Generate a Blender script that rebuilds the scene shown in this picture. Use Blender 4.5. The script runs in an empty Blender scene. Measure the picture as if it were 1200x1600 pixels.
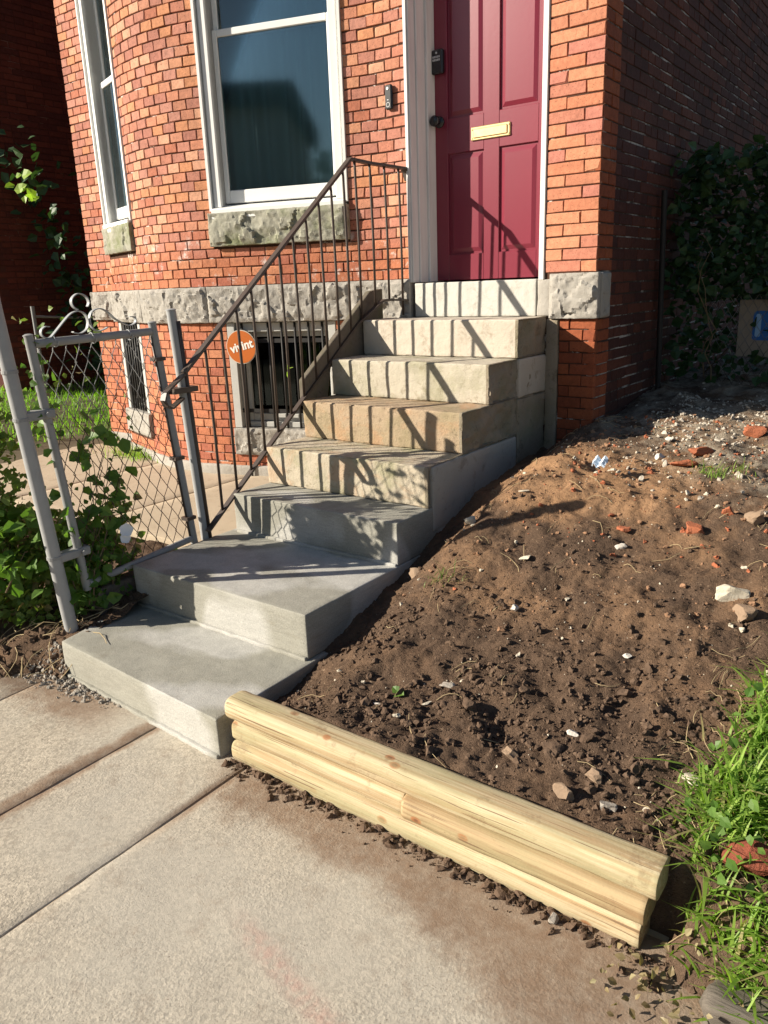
import bpy, math, random
import numpy as np
from mathutils import Vector, Matrix, noise
R = math.radians
scene = bpy.context.scene
random.seed(7)

# ------------------------------------------------------------------ camera, sky, sun, exposure
CAM = Vector((2.6106, -3.8472, 1.4590))
CR = Vector((0.80435812, 0.59308542, -0.03546422))
CU = Vector((-0.14041344, 0.24775266, 0.95859412))
CF = Vector((-0.57731455, 0.76607331, -0.28255903))
camd = bpy.data.cameras.new('camera')
cam = bpy.data.objects.new('camera', camd)
scene.collection.objects.link(cam)
m3 = Matrix((CR, CU, -CF)).transposed()
cam.matrix_world = Matrix.Translation(CAM) @ m3.to_4x4()
camd.sensor_width = 36.0
camd.lens = 36.0 * 1202.64 / 1600.0
camd.clip_start = 0.05
camd.clip_end = 600.0
scene.camera = cam

LIGHT = Vector((1.16, 1.0, -0.70)).normalized()
to_sun = -LIGHT
world = bpy.data.worlds.new('World')
scene.world = world
world.use_nodes = True
wn = world.node_tree
wn.nodes.clear()
sky = wn.nodes.new('ShaderNodeTexSky')
sky.sky_type = 'NISHITA'
sky.sun_disc = False
sky.sun_elevation = math.asin(to_sun.z)
sky.sun_rotation = math.atan2(to_sun.x, to_sun.y)
sky.air_density = 1.0
sky.dust_density = 0.6
bg = wn.nodes.new('ShaderNodeBackground')
bg.inputs['Strength'].default_value = 0.05
wo = wn.nodes.new('ShaderNodeOutputWorld')
wn.links.new(sky.outputs[0], bg.inputs[0])
wn.links.new(bg.outputs[0], wo.inputs[0])

sund = bpy.data.lights.new('sun', 'SUN')
sund.energy = 5.0
sund.angle = R(0.5)
sund.color = (1.0, 0.91, 0.76)
sun = bpy.data.objects.new('sun', sund)
scene.collection.objects.link(sun)
sun.location = (-8, -8, 8)
sun.rotation_euler = LIGHT.to_track_quat('-Z', 'Y').to_euler()

vs = scene.view_settings
vs.view_transform = 'Standard'
vs.look = 'None'
vs.exposure = 0.97
vs.gamma = 1.0
vs.use_curve_mapping = False
cy = scene.cycles
cy.max_bounces = 6; cy.diffuse_bounces = 3; cy.glossy_bounces = 3; cy.transmission_bounces = 4; cy.transparent_max_bounces = 8
cy.caustics_reflective = False; cy.caustics_refractive = False

# ------------------------------------------------------------------ helpers
COL = scene.collection
WORLD_LOC = {}

def nz(x, y, z):
    return noise.noise(Vector((x, y, z)))

def fb(x, y, z, o=4):
    return noise.fractal(Vector((x, y, z)), 1.0, 2.0, o)

class MB:
    def __init__(self):
        self.v = []; self.f = []
    def vert(self, p):
        self.v.append((p[0], p[1], p[2])); return len(self.v) - 1
    def quad(self, a, b, c, d):
        i = len(self.v); self.v += [tuple(a), tuple(b), tuple(c), tuple(d)]
        self.f.append((i, i + 1, i + 2, i + 3))
    def poly(self, pts):
        i = len(self.v); self.v += [tuple(p) for p in pts]
        self.f.append(tuple(range(i, i + len(pts))))
    def box(self, x0, x1, y0, y1, z0, z1, fn=None):
        i = len(self.v)
        P = [(x0, y0, z0), (x1, y0, z0), (x1, y1, z0), (x0, y1, z0), (x0, y0, z1), (x1, y0, z1), (x1, y1, z1), (x0, y1, z1)]
        if fn: P = [tuple(fn(p)) for p in P]
        self.v += P
        for q in ((0, 3, 2, 1), (4, 5, 6, 7), (0, 1, 5, 4), (1, 2, 6, 5), (2, 3, 7, 6), (3, 0, 4, 7)):
            self.f.append(tuple(i + k for k in q))
        return self
    def cbox(self, x0, x1, y0, y1, z0, z1, c=0.004, fn=None):
        """box with chamfered edges"""
        i = len(self.v)
        P = []
        idx = {}
        xs, ys, zs = (x0, x1), (y0, y1), (z0, z1)
        for a in (0, 1):
            for b in (0, 1):
                for d in (0, 1):
                    for ax in range(3):
                        p = [xs[a], ys[b], zs[d]]
                        for k in range(3):
                            if k != ax:
                                s = (a, b, d)[k]
                                p[k] += c if s == 0 else -c
                        idx[(a, b, d, ax)] = i + len(P)
                        P.append(tuple(p))
        if fn: P = [tuple(fn(p)) for p in P]
        self.v += P
        F = self.f
        for ax in range(3):
            o1, o2 = (ax + 1) % 3, (ax + 2) % 3
            for s in (0, 1):
                q = []
                for (u, w) in ((0, 0), (1, 0), (1, 1), (0, 1)):
                    k = [0, 0, 0]; k[ax] = s; k[o1] = u; k[o2] = w
                    q.append(idx[(k[0], k[1], k[2], ax)])
                F.append(tuple(q) if s else tuple(reversed(q)))
        for ax in range(3):
            o1, o2 = (ax + 1) % 3, (ax + 2) % 3
            for u in (0, 1):
                for w in (0, 1):
                    def g(s, m):
                        k = [0, 0, 0]; k[ax] = s; k[o1] = u; k[o2] = w
                        return idx[(k[0], k[1], k[2], m)]
                    F.append((g(0, o1), g(1, o1), g(1, o2), g(0, o2)))
        for a in (0, 1):
            for b in (0, 1):
                for d in (0, 1):
                    F.append((idx[(a, b, d, 0)], idx[(a, b, d, 1)], idx[(a, b, d, 2)]))
        return self
    def tube(self, pts, r, n=8, cap=True):
        pts = [Vector(p) for p in pts]
        rr = r if isinstance(r, (list, tuple)) else [r] * len(pts)
        base = len(self.v)
        prev = None
        for k, p in enumerate(pts):
            if k == 0: t = pts[1] - p
            elif k == len(pts) - 1: t = p - pts[k - 1]
            else: t = (pts[k + 1] - pts[k - 1])
            t.normalize()
            if prev is None:
                a = Vector((0, 0, 1)) if abs(t.z) < 0.9 else Vector((1, 0, 0))
                u = t.cross(a).normalized()
            else:
                u = (prev - t * prev.dot(t)).normalized()
            prev = u
            w = t.cross(u)
            for j in range(n):
                an = 2 * math.pi * j / n
                q = p + (u * math.cos(an) + w * math.sin(an)) * rr[k]
                self.v.append(tuple(q))
        for k in range(len(pts) - 1):
            for j in range(n):
                a = base + k * n + j; b = base + k * n + (j + 1) % n
                self.f.append((a, b, b + n, a + n))
        if cap:
            self.f.append(tuple(base + j for j in reversed(range(n))))
            self.f.append(tuple(base + (len(pts) - 1) * n + j for j in range(n)))
        return self
    def strip(self, pts, width, thick, wdir):
        """flat bar following pts, wide along wdir"""
        pts = [Vector(p) for p in pts]; wd = Vector(wdir).normalized()
        base = len(self.v)
        for k, p in enumerate(pts):
            if k == 0: t = pts[1] - p
            elif k == len(pts) - 1: t = p - pts[k - 1]
            else: t = pts[k + 1] - pts[k - 1]
            t.normalize()
            nn = t.cross(wd).normalized()
            for (a, b) in ((-1, -1), (1, -1), (1, 1), (-1, 1)):
                self.v.append(tuple(p + wd * a * width / 2 + nn * b * thick / 2))
        for k in range(len(pts) - 1):
            for j in range(4):
                a = base + k * 4 + j; b = base + k * 4 + (j + 1) % 4
                self.f.append((a, b, b + 4, a + 4))
        self.f.append((base + 3, base + 2, base + 1, base))
        e = base + (len(pts) - 1) * 4
        self.f.append((e, e + 1, e + 2, e + 3))
        return self
    def lattice(self, lo, hi, res, r, disp=None, fn=None):
        """rounded, subdivided box; disp(p, d) gives an offset vector, fn maps to the world"""
        ax = []
        for k in range(3):
            L = hi[k] - lo[k]
            n = max(1, int(round((L - 2 * r) / res)))
            c = [lo[k], lo[k] + r * 0.35] + [lo[k] + r + (L - 2 * r) * j / n for j in range(n + 1)] + [hi[k] - r * 0.35, hi[k]]
            ax.append(c)
        n = [len(a) for a in ax]
        ids = {}
        def pt(i, j, k):
            key = (i, j, k)
            if key in ids: return ids[key]
            p = Vector((ax[0][i], ax[1][j], ax[2][k]))
            q = Vector([min(max(p[m], lo[m] + r), hi[m] - r) for m in range(3)])
            d = p - q
            if d.length > 1e-9:
                d.normalize(); p = q + d * r
            if disp: p = p + disp(p, d)
            if fn: p = fn(p)
            ids[key] = self.vert(p)
            return ids[key]
        for i in range(n[0] - 1):
            for j in range(n[1] - 1):
                self.f.append((pt(i, j, 0), pt(i, j + 1, 0), pt(i + 1, j + 1, 0), pt(i + 1, j, 0)))
                K = n[2] - 1
                self.f.append((pt(i, j, K), pt(i + 1, j, K), pt(i + 1, j + 1, K), pt(i, j + 1, K)))
        for i in range(n[0] - 1):
            for k in range(n[2] - 1):
                self.f.append((pt(i, 0, k), pt(i + 1, 0, k), pt(i + 1, 0, k + 1), pt(i, 0, k + 1)))
                J = n[1] - 1
                self.f.append((pt(i, J, k), pt(i, J, k + 1), pt(i + 1, J, k + 1), pt(i + 1, J, k)))
        for j in range(n[1] - 1):
            for k in range(n[2] - 1):
                self.f.append((pt(0, j, k), pt(0, j, k + 1), pt(0, j + 1, k + 1), pt(0, j + 1, k)))
                I = n[0] - 1
                self.f.append((pt(I, j, k), pt(I, j + 1, k), pt(I, j + 1, k + 1), pt(I, j, k + 1)))
        return self
    def mesh(self, name, mat, smooth=False):
        me = bpy.data.meshes.new(name)
        me.from_pydata(self.v, [], self.f)
        if mat: me.materials.append(mat)
        if smooth:
            me.polygons.foreach_set('use_smooth', [True] * len(me.polygons))
        me.update()
        return me

def wloc(o):
    return WORLD_LOC.get(o.name, Vector((0, 0, 0)))

def place(o, parent, loc=(0, 0, 0)):
    COL.objects.link(o)
    o.location = loc
    WORLD_LOC[o.name] = Vector(loc)
    if parent:
        o.parent = parent
        o.matrix_parent_inverse = Matrix.Translation(-wloc(parent))
    return o

def obj(name, mb, mat, parent=None, smooth=False, kind=None, label=None, cat=None, group=None):
    me = mb.mesh(name, mat, smooth) if isinstance(mb, MB) else mb
    o = bpy.data.objects.new(name, me)
    place(o, parent)
    return tag(o, label, cat, group, kind)

def tag(o, label=None, cat=None, group=None, kind=None):
    if label: o['label'] = label
    if cat: o['category'] = cat
    if group: o['group'] = group
    if kind: o['kind'] = kind
    return o

def thing(name, loc, label, cat, group=None):
    o = bpy.data.objects.new(name, None)
    o.empty_display_size = 0.1
    place(o, None, loc)
    return tag(o, label, cat, group)

def smooth_auto(o, ang=35):
    me = o.data
    me.polygons.foreach_set('use_smooth', [True] * len(me.polygons))
    try:
        me.set_sharp_from_angle(angle=R(ang))
    except Exception:
        pass
    return o

# ------------------------------------------------------------------ material helpers
class NT:
    def __init__(self, name, rough=0.8, spec=0.3):
        self.m = bpy.data.materials.new(name); self.m.use_nodes = True
        self.t = self.m.node_tree
        self.b = self.t.nodes['Principled BSDF']
        self.out = self.t.nodes['Material Output']
        self.b.inputs['Roughness'].default_value = rough
        self.b.inputs['Specular IOR Level'].default_value = spec
        self.geo = self.t.nodes.new('ShaderNodeNewGeometry')
        self.pos = self.geo.outputs['Position']
    def L(self, a, b): self.t.links.new(a, b)
    def val(self, sock, v):
        if hasattr(v, 'is_linked') or isinstance(v, bpy.types.NodeSocket): self.L(v, sock)
        else: sock.default_value = v
    def scaled(self, s, rot=None, src=None):
        n = self.t.nodes.new('ShaderNodeMapping'); n.inputs['Scale'].default_value = s
        if rot: n.inputs['Rotation'].default_value = rot
        self.L(src or self.pos, n.inputs['Vector']); return n.outputs[0]
    def noise(self, scale, detail=4, rough=0.55, vec=None, dist=0.0, col=False):
        n = self.t.nodes.new('ShaderNodeTexNoise'); n.inputs['Scale'].default_value = scale
        n.inputs['Detail'].default_value = detail; n.inputs['Roughness'].default_value = rough
        n.inputs['Distortion'].default_value = dist
        self.L(vec or self.pos, n.inputs['Vector']); return n.outputs['Color' if col else 'Fac']
    def voro(self, scale, feature='F1', vec=None, out='Distance', rnd=1.0):
        n = self.t.nodes.new('ShaderNodeTexVoronoi'); n.feature = feature
        n.inputs['Scale'].default_value = scale; n.inputs['Randomness'].default_value = rnd
        self.L(vec or self.pos, n.inputs['Vector']); return n.outputs[out]
    def ramp(self, fac, stops, interp='LINEAR'):
        n = self.t.nodes.new('ShaderNodeValToRGB'); e = n.color_ramp.elements
        n.color_ramp.interpolation = interp
        while len(e) < len(stops): e.new(0.5)
        for k, (p, c) in enumerate(stops):
            e[k].position = p
            e[k].color = (c, c, c, 1) if isinstance(c, (int, float)) else (c[0], c[1], c[2], 1)
        self.L(fac, n.inputs[0]); return n.outputs[0]
    def mix(self, fac, a, b, mode='MIX'):
        n = self.t.nodes.new('ShaderNodeMix'); n.data_type = 'RGBA'; n.blend_type = mode
        self.val(n.inputs[0], fac)
        for s, v in ((n.inputs[6], a), (n.inputs[7], b)):
            if isinstance(v, tuple): s.default_value = (v[0], v[1], v[2], 1)
            else: self.L(v, s)
        return n.outputs[2]
    def math(self, op, a, b=0.0, clamp=False):
        n = self.t.nodes.new('ShaderNodeMath'); n.operation = op; n.use_clamp = clamp
        self.val(n.inputs[0], a); self.val(n.inputs[1], b); return n.outputs[0]
    def sep(self, vec=None):
        n = self.t.nodes.new('ShaderNodeSeparateXYZ'); self.L(vec or self.pos, n.inputs[0]); return n.outputs
    def rng(self, v, a, b, c=0.0, d=1.0):
        n = self.t.nodes.new('ShaderNodeMapRange'); n.interpolation_type = 'SMOOTHSTEP'
        self.L(v, n.inputs[0])
        for k, x in ((1, a), (2, b), (3, c), (4, d)): n.inputs[k].default_value = x
        return n.outputs[0]
    def color(self, c):
        if isinstance(c, tuple): self.b.inputs['Base Color'].default_value = (c[0], c[1], c[2], 1)
        else: self.L(c, self.b.inputs['Base Color'])
    def bump(self, h, strength=0.5, dist=0.01, prev=None):
        n = self.t.nodes.new('ShaderNodeBump'); n.inputs['Strength'].default_value = strength
        n.inputs['Distance'].default_value = dist
        self.L(h, n.inputs['Height'])
        if prev: self.L(prev, n.inputs['Normal'])
        self.L(n.outputs[0], self.b.inputs['Normal']); return n.outputs[0]
    def rand(self):
        oi = self.t.nodes.new('ShaderNodeObjectInfo')
        s = self.math('ADD', oi.outputs['Random'], self.geo.outputs['Random Per Island'])
        return self.math('FRACT', self.math('MULTIPLY', s, 7.31))

M = {}
def mk_brick(name, pal, low=None, rough=0.85):
    n = NT(name, rough, 0.25)
    r = n.rand()
    k = len(pal)
    c = n.ramp(r, [(i / k, p) for i, p in enumerate(pal)], 'CONSTANT')
    if low:
        c2 = n.ramp(r, [(i / len(low), p) for i, p in enumerate(low)], 'CONSTANT')
        z = n.sep()[2]
        c = n.mix(n.rng(z, 1.60, 1.80), c2, c)
    c = n.mix(0.55, c, n.ramp(n.noise(38, 5, 0.65), [(0.28, 0.55), (0.5, 0.95), (0.72, 1.3)]), 'MULTIPLY')
    c = n.mix(n.ramp(n.noise(160, 2), [(0.63, 0.0), (0.70, 0.8)]), c, (0.06, 0.03, 0.02))
    if low:
        z = n.sep()[2]
        band = n.math('MULTIPLY', n.rng(z, 1.45, 1.55), n.rng(z, 1.86, 1.68))
        eff = n.math('MULTIPLY', n.ramp(n.noise(7, 5, 0.7), [(0.58, 0.0), (0.66, 1.0)]), band)
        c = n.mix(n.math('MULTIPLY', eff, 0.7), c, (0.72, 0.68, 0.64))
        eff2 = n.ramp(n.noise(4.2, 7, 0.8), [(0.655, 0.0), (0.685, 0.6)])
        c = n.mix(eff2, c, (0.6, 0.5, 0.45))
    c = n.mix(0.75, c, n.ramp(n.noise(1.7, 6, 0.7), [(0.30, 0.75), (0.52, 1.0), (0.75, 1.12)]), 'MULTIPLY')
    c = n.mix(n.ramp(n.noise(23, 6, 0.8), [(0.60, 0.0), (0.68, 0.35)]), c, (0.16, 0.085, 0.06))
    n.color(c)
    n.bump(n.noise(190, 3, 0.6), 0.4, 0.003, n.bump(n.noise(45, 4, 0.6), 0.55, 0.005))
    return n.m
M['brick'] = mk_brick('pressed_brick',
    [(0.47, 0.200, 0.125), (0.52, 0.215, 0.130), (0.44, 0.175, 0.115), (0.55, 0.255, 0.150), (0.48, 0.205, 0.145), (0.42, 0.178, 0.128), (0.60, 0.310, 0.200), (0.50, 0.220, 0.138), (0.38, 0.155, 0.113), (0.47, 0.215, 0.160), (0.42, 0.150, 0.090), (0.54, 0.235, 0.120)],
    [(0.46, 0.165, 0.085), (0.49, 0.185, 0.098), (0.43, 0.148, 0.084), (0.51, 0.210, 0.112), (0.39, 0.130, 0.080), (0.45, 0.168, 0.092)])
M['pier_brick'] = mk_brick('pier_brick',
    [(0.50, 0.200, 0.118), (0.54, 0.225, 0.125), (0.46, 0.180, 0.120), (0.56, 0.245, 0.140), (0.49, 0.190, 0.140), (0.52, 0.200, 0.112)])
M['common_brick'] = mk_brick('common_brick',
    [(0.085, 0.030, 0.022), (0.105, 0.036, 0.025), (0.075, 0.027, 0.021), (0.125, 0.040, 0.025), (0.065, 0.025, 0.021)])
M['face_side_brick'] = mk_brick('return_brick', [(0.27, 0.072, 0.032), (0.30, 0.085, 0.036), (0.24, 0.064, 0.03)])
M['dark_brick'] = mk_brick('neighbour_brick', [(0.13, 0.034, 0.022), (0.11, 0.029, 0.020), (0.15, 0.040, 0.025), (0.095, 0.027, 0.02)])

def mk_mortar(name, dark, pale, lo=0.55, hi=0.63, sc=2.5):
    n = NT(name, 0.95, 0.1)
    n.color(n.mix(n.ramp(n.noise(sc, 6, 0.7), [(lo, 0.0), (hi, 1.0)]), dark, pale))
    n.bump(n.noise(120, 3), 0.5, 0.004)
    return n.m
M['mortar'] = mk_mortar('dark_mortar', (0.085, 0.045, 0.032), (0.55, 0.50, 0.46), 0.57, 0.62, 5.0)
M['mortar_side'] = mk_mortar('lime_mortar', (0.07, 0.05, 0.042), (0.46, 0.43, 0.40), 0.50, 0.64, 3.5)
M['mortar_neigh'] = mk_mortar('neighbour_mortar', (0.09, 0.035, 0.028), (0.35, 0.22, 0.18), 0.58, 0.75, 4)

def mk_rock(name, a, b, dark, green=None, gs=0.6, sc=9, bump=0.6, rust=None):
    n = NT(name, 0.9, 0.2)
    c = n.mix(n.noise(sc, 6, 0.65), a, b)
    c = n.mix(n.ramp(n.noise(sc * 2.2, 5, 0.7, dist=0.4), [(0.56, 0.0), (0.70, 0.75)]), c, dark)
    if green:
        c = n.mix(n.ramp(n.noise(4.5, 5, 0.65), [(0.48, 0.0), (0.64, gs)]), c, green)
    if rust: c = n.mix(n.ramp(n.noise(5.5, 6, 0.7, n.scaled((1, 1, 1.4)), 0.6), [(0.52, 0.0), (0.64, 0.5)]), c, rust)
    c = n.mix(n.ramp(n.noise(75, 3, 0.6), [(0.62, 0.0), (0.70, 0.45)]), c, dark)
    n.color(c)
    n.bump(n.noise(140, 4, 0.7), bump, 0.004, n.bump(n.noise(30, 4), 0.5, 0.008))
    return n.m
M['belt'] = mk_rock('grey_limestone', (0.29, 0.27, 0.24), (0.38, 0.355, 0.32), (0.15, 0.13, 0.11))
M['sill'] = mk_rock('mossy_sandstone', (0.34, 0.325, 0.27), (0.27, 0.265, 0.21), (0.14, 0.13, 0.09), (0.16, 0.18, 0.08), 0.75)
M['marble'] = mk_rock('weathered_marble', (0.45, 0.395, 0.325), (0.53, 0.475, 0.40), (0.30, 0.245, 0.185), None, 0, 5, 0.25)
M['marble_green'] = mk_rock('stained_marble', (0.40, 0.36, 0.285), (0.50, 0.455, 0.375), (0.22, 0.18, 0.125), (0.25, 0.24, 0.14), 0.5, 7, 0.5)
M['old_step'] = mk_rock('lichen_stone', (0.34, 0.245, 0.16), (0.42, 0.33, 0.235), (0.15, 0.115, 0.075), (0.21, 0.19, 0.10), 0.45, 14, 0.8, (0.42, 0.235, 0.125))
M['step4'] = mk_rock('mossy_marble', (0.39, 0.34, 0.26), (0.48, 0.42, 0.33), (0.17, 0.14, 0.085), (0.21, 0.21, 0.105), 0.65, 9, 0.6, (0.44, 0.275, 0.165))
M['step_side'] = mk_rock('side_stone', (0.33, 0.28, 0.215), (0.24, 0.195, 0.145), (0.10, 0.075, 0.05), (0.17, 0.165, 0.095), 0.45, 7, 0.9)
M['cement'] = mk_rock('smooth_cement', (0.46, 0.445, 0.405), (0.52, 0.505, 0.46), (0.36, 0.335, 0.29), None, 0, 6, 0.15)
M['parge'] = mk_rock('cement_parge', (0.33, 0.31, 0.28), (0.40, 0.37, 0.33), (0.22, 0.19, 0.16), None, 0, 5, 0.3)
M['coping'] = mk_rock('brown_coping', (0.115, 0.095, 0.075), (0.16, 0.135, 0.11), (0.06, 0.048, 0.036), (0.11, 0.11, 0.06), 0.6, 10, 0.3)

def mk_concrete():
    n = NT('new_concrete', 0.85, 0.3)
    c = n.mix(n.noise(3.0, 5, 0.6), (0.26, 0.25, 0.21), (0.335, 0.325, 0.285))
    # drying patches: paler, soft edged
    c = n.mix(n.ramp(n.noise(2.3, 2, 0.4, n.scaled((1, 1.6, 1))), [(0.49, 0.0), (0.56, 0.85)]), c, (0.45, 0.44, 0.415))
    st = n.noise(16, 4, 0.6, n.scaled((1, 1, 7)))
    c = n.mix(0.22, c, n.ramp(st, [(0.3, 0.5), (0.7, 1.35)]), 'MULTIPLY')
    c = n.mix(n.ramp(n.voro(75), [(0.06, 0.7), (0.12, 0.0)]), c, (0.12, 0.11, 0.09))
    c = n.mix(0.5, c, n.ramp(n.noise(230, 3, 0.7), [(0.3, 0.55), (0.7, 1.35)]), 'MULTIPLY')
    c = n.mix(n.ramp(n.noise(1.0, 5, 0.7, n.scaled((5, 5, 30))), [(0.60, 0.0), (0.72, 0.4)]), c, (0.19, 0.165, 0.12))
    n.color(c)
    n.bump(n.noise(240, 3, 0.7), 0.55, 0.003, n.bump(n.noise(22, 4), 0.35, 0.006))
    return n.m
M['concrete'] = mk_concrete()

def mk_sidewalk():
    n = NT('old_sidewalk', 0.9, 0.25)
    c = n.mix(n.noise(2.2, 6, 0.65), (0.37, 0.318, 0.25), (0.485, 0.428, 0.345))
    ag = n.voro(125, out='Color')
    c = n.mix(0.5, c, n.ramp(n.sep(ag)[0], [(0.0, 0.5), (0.5, 1.0), (1.0, 1.5)]), 'MULTIPLY')
    c = n.mix(n.ramp(n.noise(0.9, 5, 0.6), [(0.40, 0.0), (0.62, 0.6)]), c, (0.44, 0.41, 0.355))
    c = n.mix(n.ramp(n.noise(11, 6, 0.7), [(0.55, 0.0), (0.72, 0.5)]), c, (0.26, 0.20, 0.15))
    rough_zone = n.ramp(n.noise(2.0, 4, 0.6), [(0.46, 0.0), (0.62, 1.0)])
    pits = n.math('MULTIPLY', n.ramp(n.voro(120), [(0.16, 1.0), (0.30, 0.0)]), rough_zone)
    c = n.mix(n.math('MULTIPLY', pits, 0.5), c, (0.20, 0.165, 0.125))
    c = n.mix(n.ramp(n.voro(23), [(0.035, 0.75), (0.06, 0.0)]), c, (0.14, 0.11, 0.085))
    x, y, z = n.sep()
    wob = n.math('MULTIPLY', n.math('SUBTRACT', n.noise(4.0, 6, 0.7), 0.5), 0.42)
    yy = n.math('ADD', y, wob)
    dirt = n.math('MULTIPLY', n.rng(n.math('ADD', yy, n.math('MULTIPLY', n.math('SUBTRACT', x, 1.2), 0.10)), -2.64, -2.50), n.rng(x, 0.78, 1.0))
    dirt2 = n.math('MULTIPLY', n.rng(n.math('ADD', yy, n.math('MULTIPLY', x, 0.55)), -1.70, -1.56), n.rng(x, 1.6, 1.9))
    # mud tracked along the scored joints
    j1 = n.math('ABSOLUTE', n.math('SUBTRACT', n.math('ADD', x, n.math('MULTIPLY', wob, 0.3)), 0.495))
    j2 = n.math('ABSOLUTE', n.math('SUBTRACT', n.math('ADD', x, n.math('MULTIPLY', wob, 0.08)), 0.955))
    d3 = n.math('MULTIPLY', n.rng(j1, 0.060, 0.025), 1.0)
    d4 = n.math('MULTIPLY', n.rng(j2, 0.04, 0.01), n.rng(y, -2.95, -2.6))
    left = n.math('MULTIPLY', n.rng(yy, -2.66, -2.52), n.rng(x, 0.45, 0.15))
    d = n.math('MAXIMUM', n.math('MAXIMUM', dirt, dirt2), n.math('MAXIMUM', n.math('MAXIMUM', d3, d4), left))
    d = n.math('MULTIPLY', d, n.ramp(n.noise(26, 5, 0.7), [(0.25, 0.6), (0.6, 1.0)]))
    c = n.mix(n.math('MULTIPLY', d, 0.88), c, n.mix(n.noise(30, 4), (0.17, 0.105, 0.066), (0.25, 0.165, 0.11)))
    # faded red chalk smear
    v = n.t.nodes.new('ShaderNodeVectorMath'); v.operation = 'DISTANCE'
    n.L(n.scaled((0.55, 1.6, 1), (0, 0, R(-32))), v.inputs[0]); v.inputs[1].default_value = (0, 0, 0)
    red = n.math('MULTIPLY', n.rng(n.math('ABSOLUTE', n.math('ADD', n.math('MULTIPLY', n.math('SUBTRACT', x, 1.62), 0.25), n.math('ADD', y, 2.93))), 0.05, 0.0),
                 n.math('MULTIPLY', n.rng(x, 1.33, 1.5), n.rng(x, 1.95, 1.75)))
    c = n.mix(n.math('MULTIPLY', n.math('MULTIPLY', red, n.ramp(n.noise(45, 3), [(0.35, 0.2), (0.6, 1.0)])), 0.26), c, (0.50, 0.17, 0.14))
    n.color(c)
    pit = n.math('MULTIPLY', n.voro(130), n.ramp(n.noise(2.6, 3), [(0.4, 0.4), (0.65, 1.5)]))
    b1 = n.bump(n.noise(9, 5, 0.6), 0.3, 0.008)
    b2 = n.bump(pits, -0.5, 0.004, n.bump(pit, 0.2, 0.004, b1))
    n.bump(n.noise(300, 4, 0.75), 0.55, 0.003, b2)
    return n.m
M['sidewalk'] = mk_sidewalk()

def mk_pave():
    n = NT('yard_concrete', 0.9, 0.2)
    c = n.mix(n.noise(3, 6, 0.65), (0.40, 0.32, 0.23), (0.50, 0.42, 0.32))
    c = n.mix(n.ramp(n.noise(14, 5, 0.7), [(0.55, 0.0), (0.7, 0.5)]), c, (0.24, 0.18, 0.12))
    n.color(c); n.bump(n.noise(180, 4, 0.7), 0.5, 0.004)
    return n.m
M['pave'] = mk_pave()

def mk_soil(name='soil'):
    n = NT(name, 0.95, 0.12)
    x, y, z = n.sep()
    dark = n.mix(n.noise(14, 5, 0.65), (0.066, 0.042, 0.029), (0.155, 0.102, 0.069))
    warm = n.mix(n.noise(9, 5, 0.65), (0.27, 0.150, 0.078), (0.40, 0.242, 0.138))
    # sandy subsoil thrown on top of the bank
    vd = n.t.nodes.new('ShaderNodeVectorMath'); vd.operation = 'DISTANCE'
    n.L(n.scaled((1.0, 1.35, 0.0)), vd.inputs[0]); vd.inputs[1].default_value = (1.32, -0.95, 0.0)
    mound = n.rng(n.math('ADD', vd.outputs['Value'], n.math('MULTIPLY', n.math('SUBTRACT', n.noise(5, 5, 0.65), 0.5), 0.9)), 0.72, 0.30)
    patch = n.math('MULTIPLY', n.ramp(n.noise(2.1, 6, 0.65), [(0.46, 0.0), (0.64, 0.6)]), n.rng(y, -2.3, -1.2, 0.35, 1.0))
    f = n.math('MAXIMUM', mound, patch)
    c = n.mix(f, dark, warm)
    # gravelly far end
    g = n.math('MULTIPLY', n.rng(n.math('ADD', y, n.math('MULTIPLY', n.math('SUBTRACT', x, 1.3), 0.7)), -0.45, 0.1), n.ramp(n.noise(7, 5, 0.7), [(0.40, 0.0), (0.6, 0.8)]))
    c = n.mix(g, c, (0.36, 0.31, 0.24))
    c = n.mix(n.ramp(n.noise(6.5, 5, 0.7), [(0.52, 0.0), (0.68, 0.55)]), c, (0.055, 0.037, 0.027))
    c = n.mix(n.ramp(n.noise(70, 3, 0.6), [(0.64, 0.0), (0.70, 0.6)]), c, (0.34, 0.24, 0.16))
    c = n.mix(0.4, c, n.ramp(n.noise(130, 4, 0.7), [(0.3, 0.55), (0.7, 1.4)]), 'MULTIPLY')
    n.color(c)
    n.bump(n.noise(210, 3, 0.7), 0.8, 0.006, n.bump(n.noise(60, 5, 0.7), 0.8, 0.014))
    return n.m
M['soil'] = mk_soil()

def mk_simple(name, c1, c2, sc=20, rough=0.85, bump=0.3, spec=0.3, dist=0.004, det=4):
    n = NT(name, rough, spec)
    n.color(n.mix(n.noise(sc, det, 0.65), c1, c2))
    if bump: n.bump(n.noise(sc * 5, 4, 0.65), bump, dist)
    return n.m
M['clod'] = mk_simple('soil_clod', (0.058, 0.038, 0.027), (0.165, 0.110, 0.076), 9, 0.95, 0.9, 0.1, 0.006)
M['clod_warm'] = mk_simple('sandy_clod', (0.25, 0.14, 0.08), (0.32, 0.19, 0.12), 30, 0.95, 0.8, 0.1)
M['pale_stone'] = mk_simple('pale_stone', (0.58, 0.52, 0.42), (0.42, 0.37, 0.29), 35, 0.9, 0.6, 0.2)
M['gravel'] = mk_simple('pale_gravel', (0.56, 0.51, 0.44), (0.33, 0.28, 0.22), 60, 0.9, 0.5, 0.2)
M['white_stone'] = mk_simple('white_stone', (0.66, 0.62, 0.56), (0.44, 0.40, 0.35), 35, 0.8, 0.5, 0.3)
M['grey_stone'] = mk_simple('grey_stone', (0.26, 0.23, 0.20), (0.40, 0.36, 0.31), 40, 0.9, 0.6, 0.2)
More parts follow.
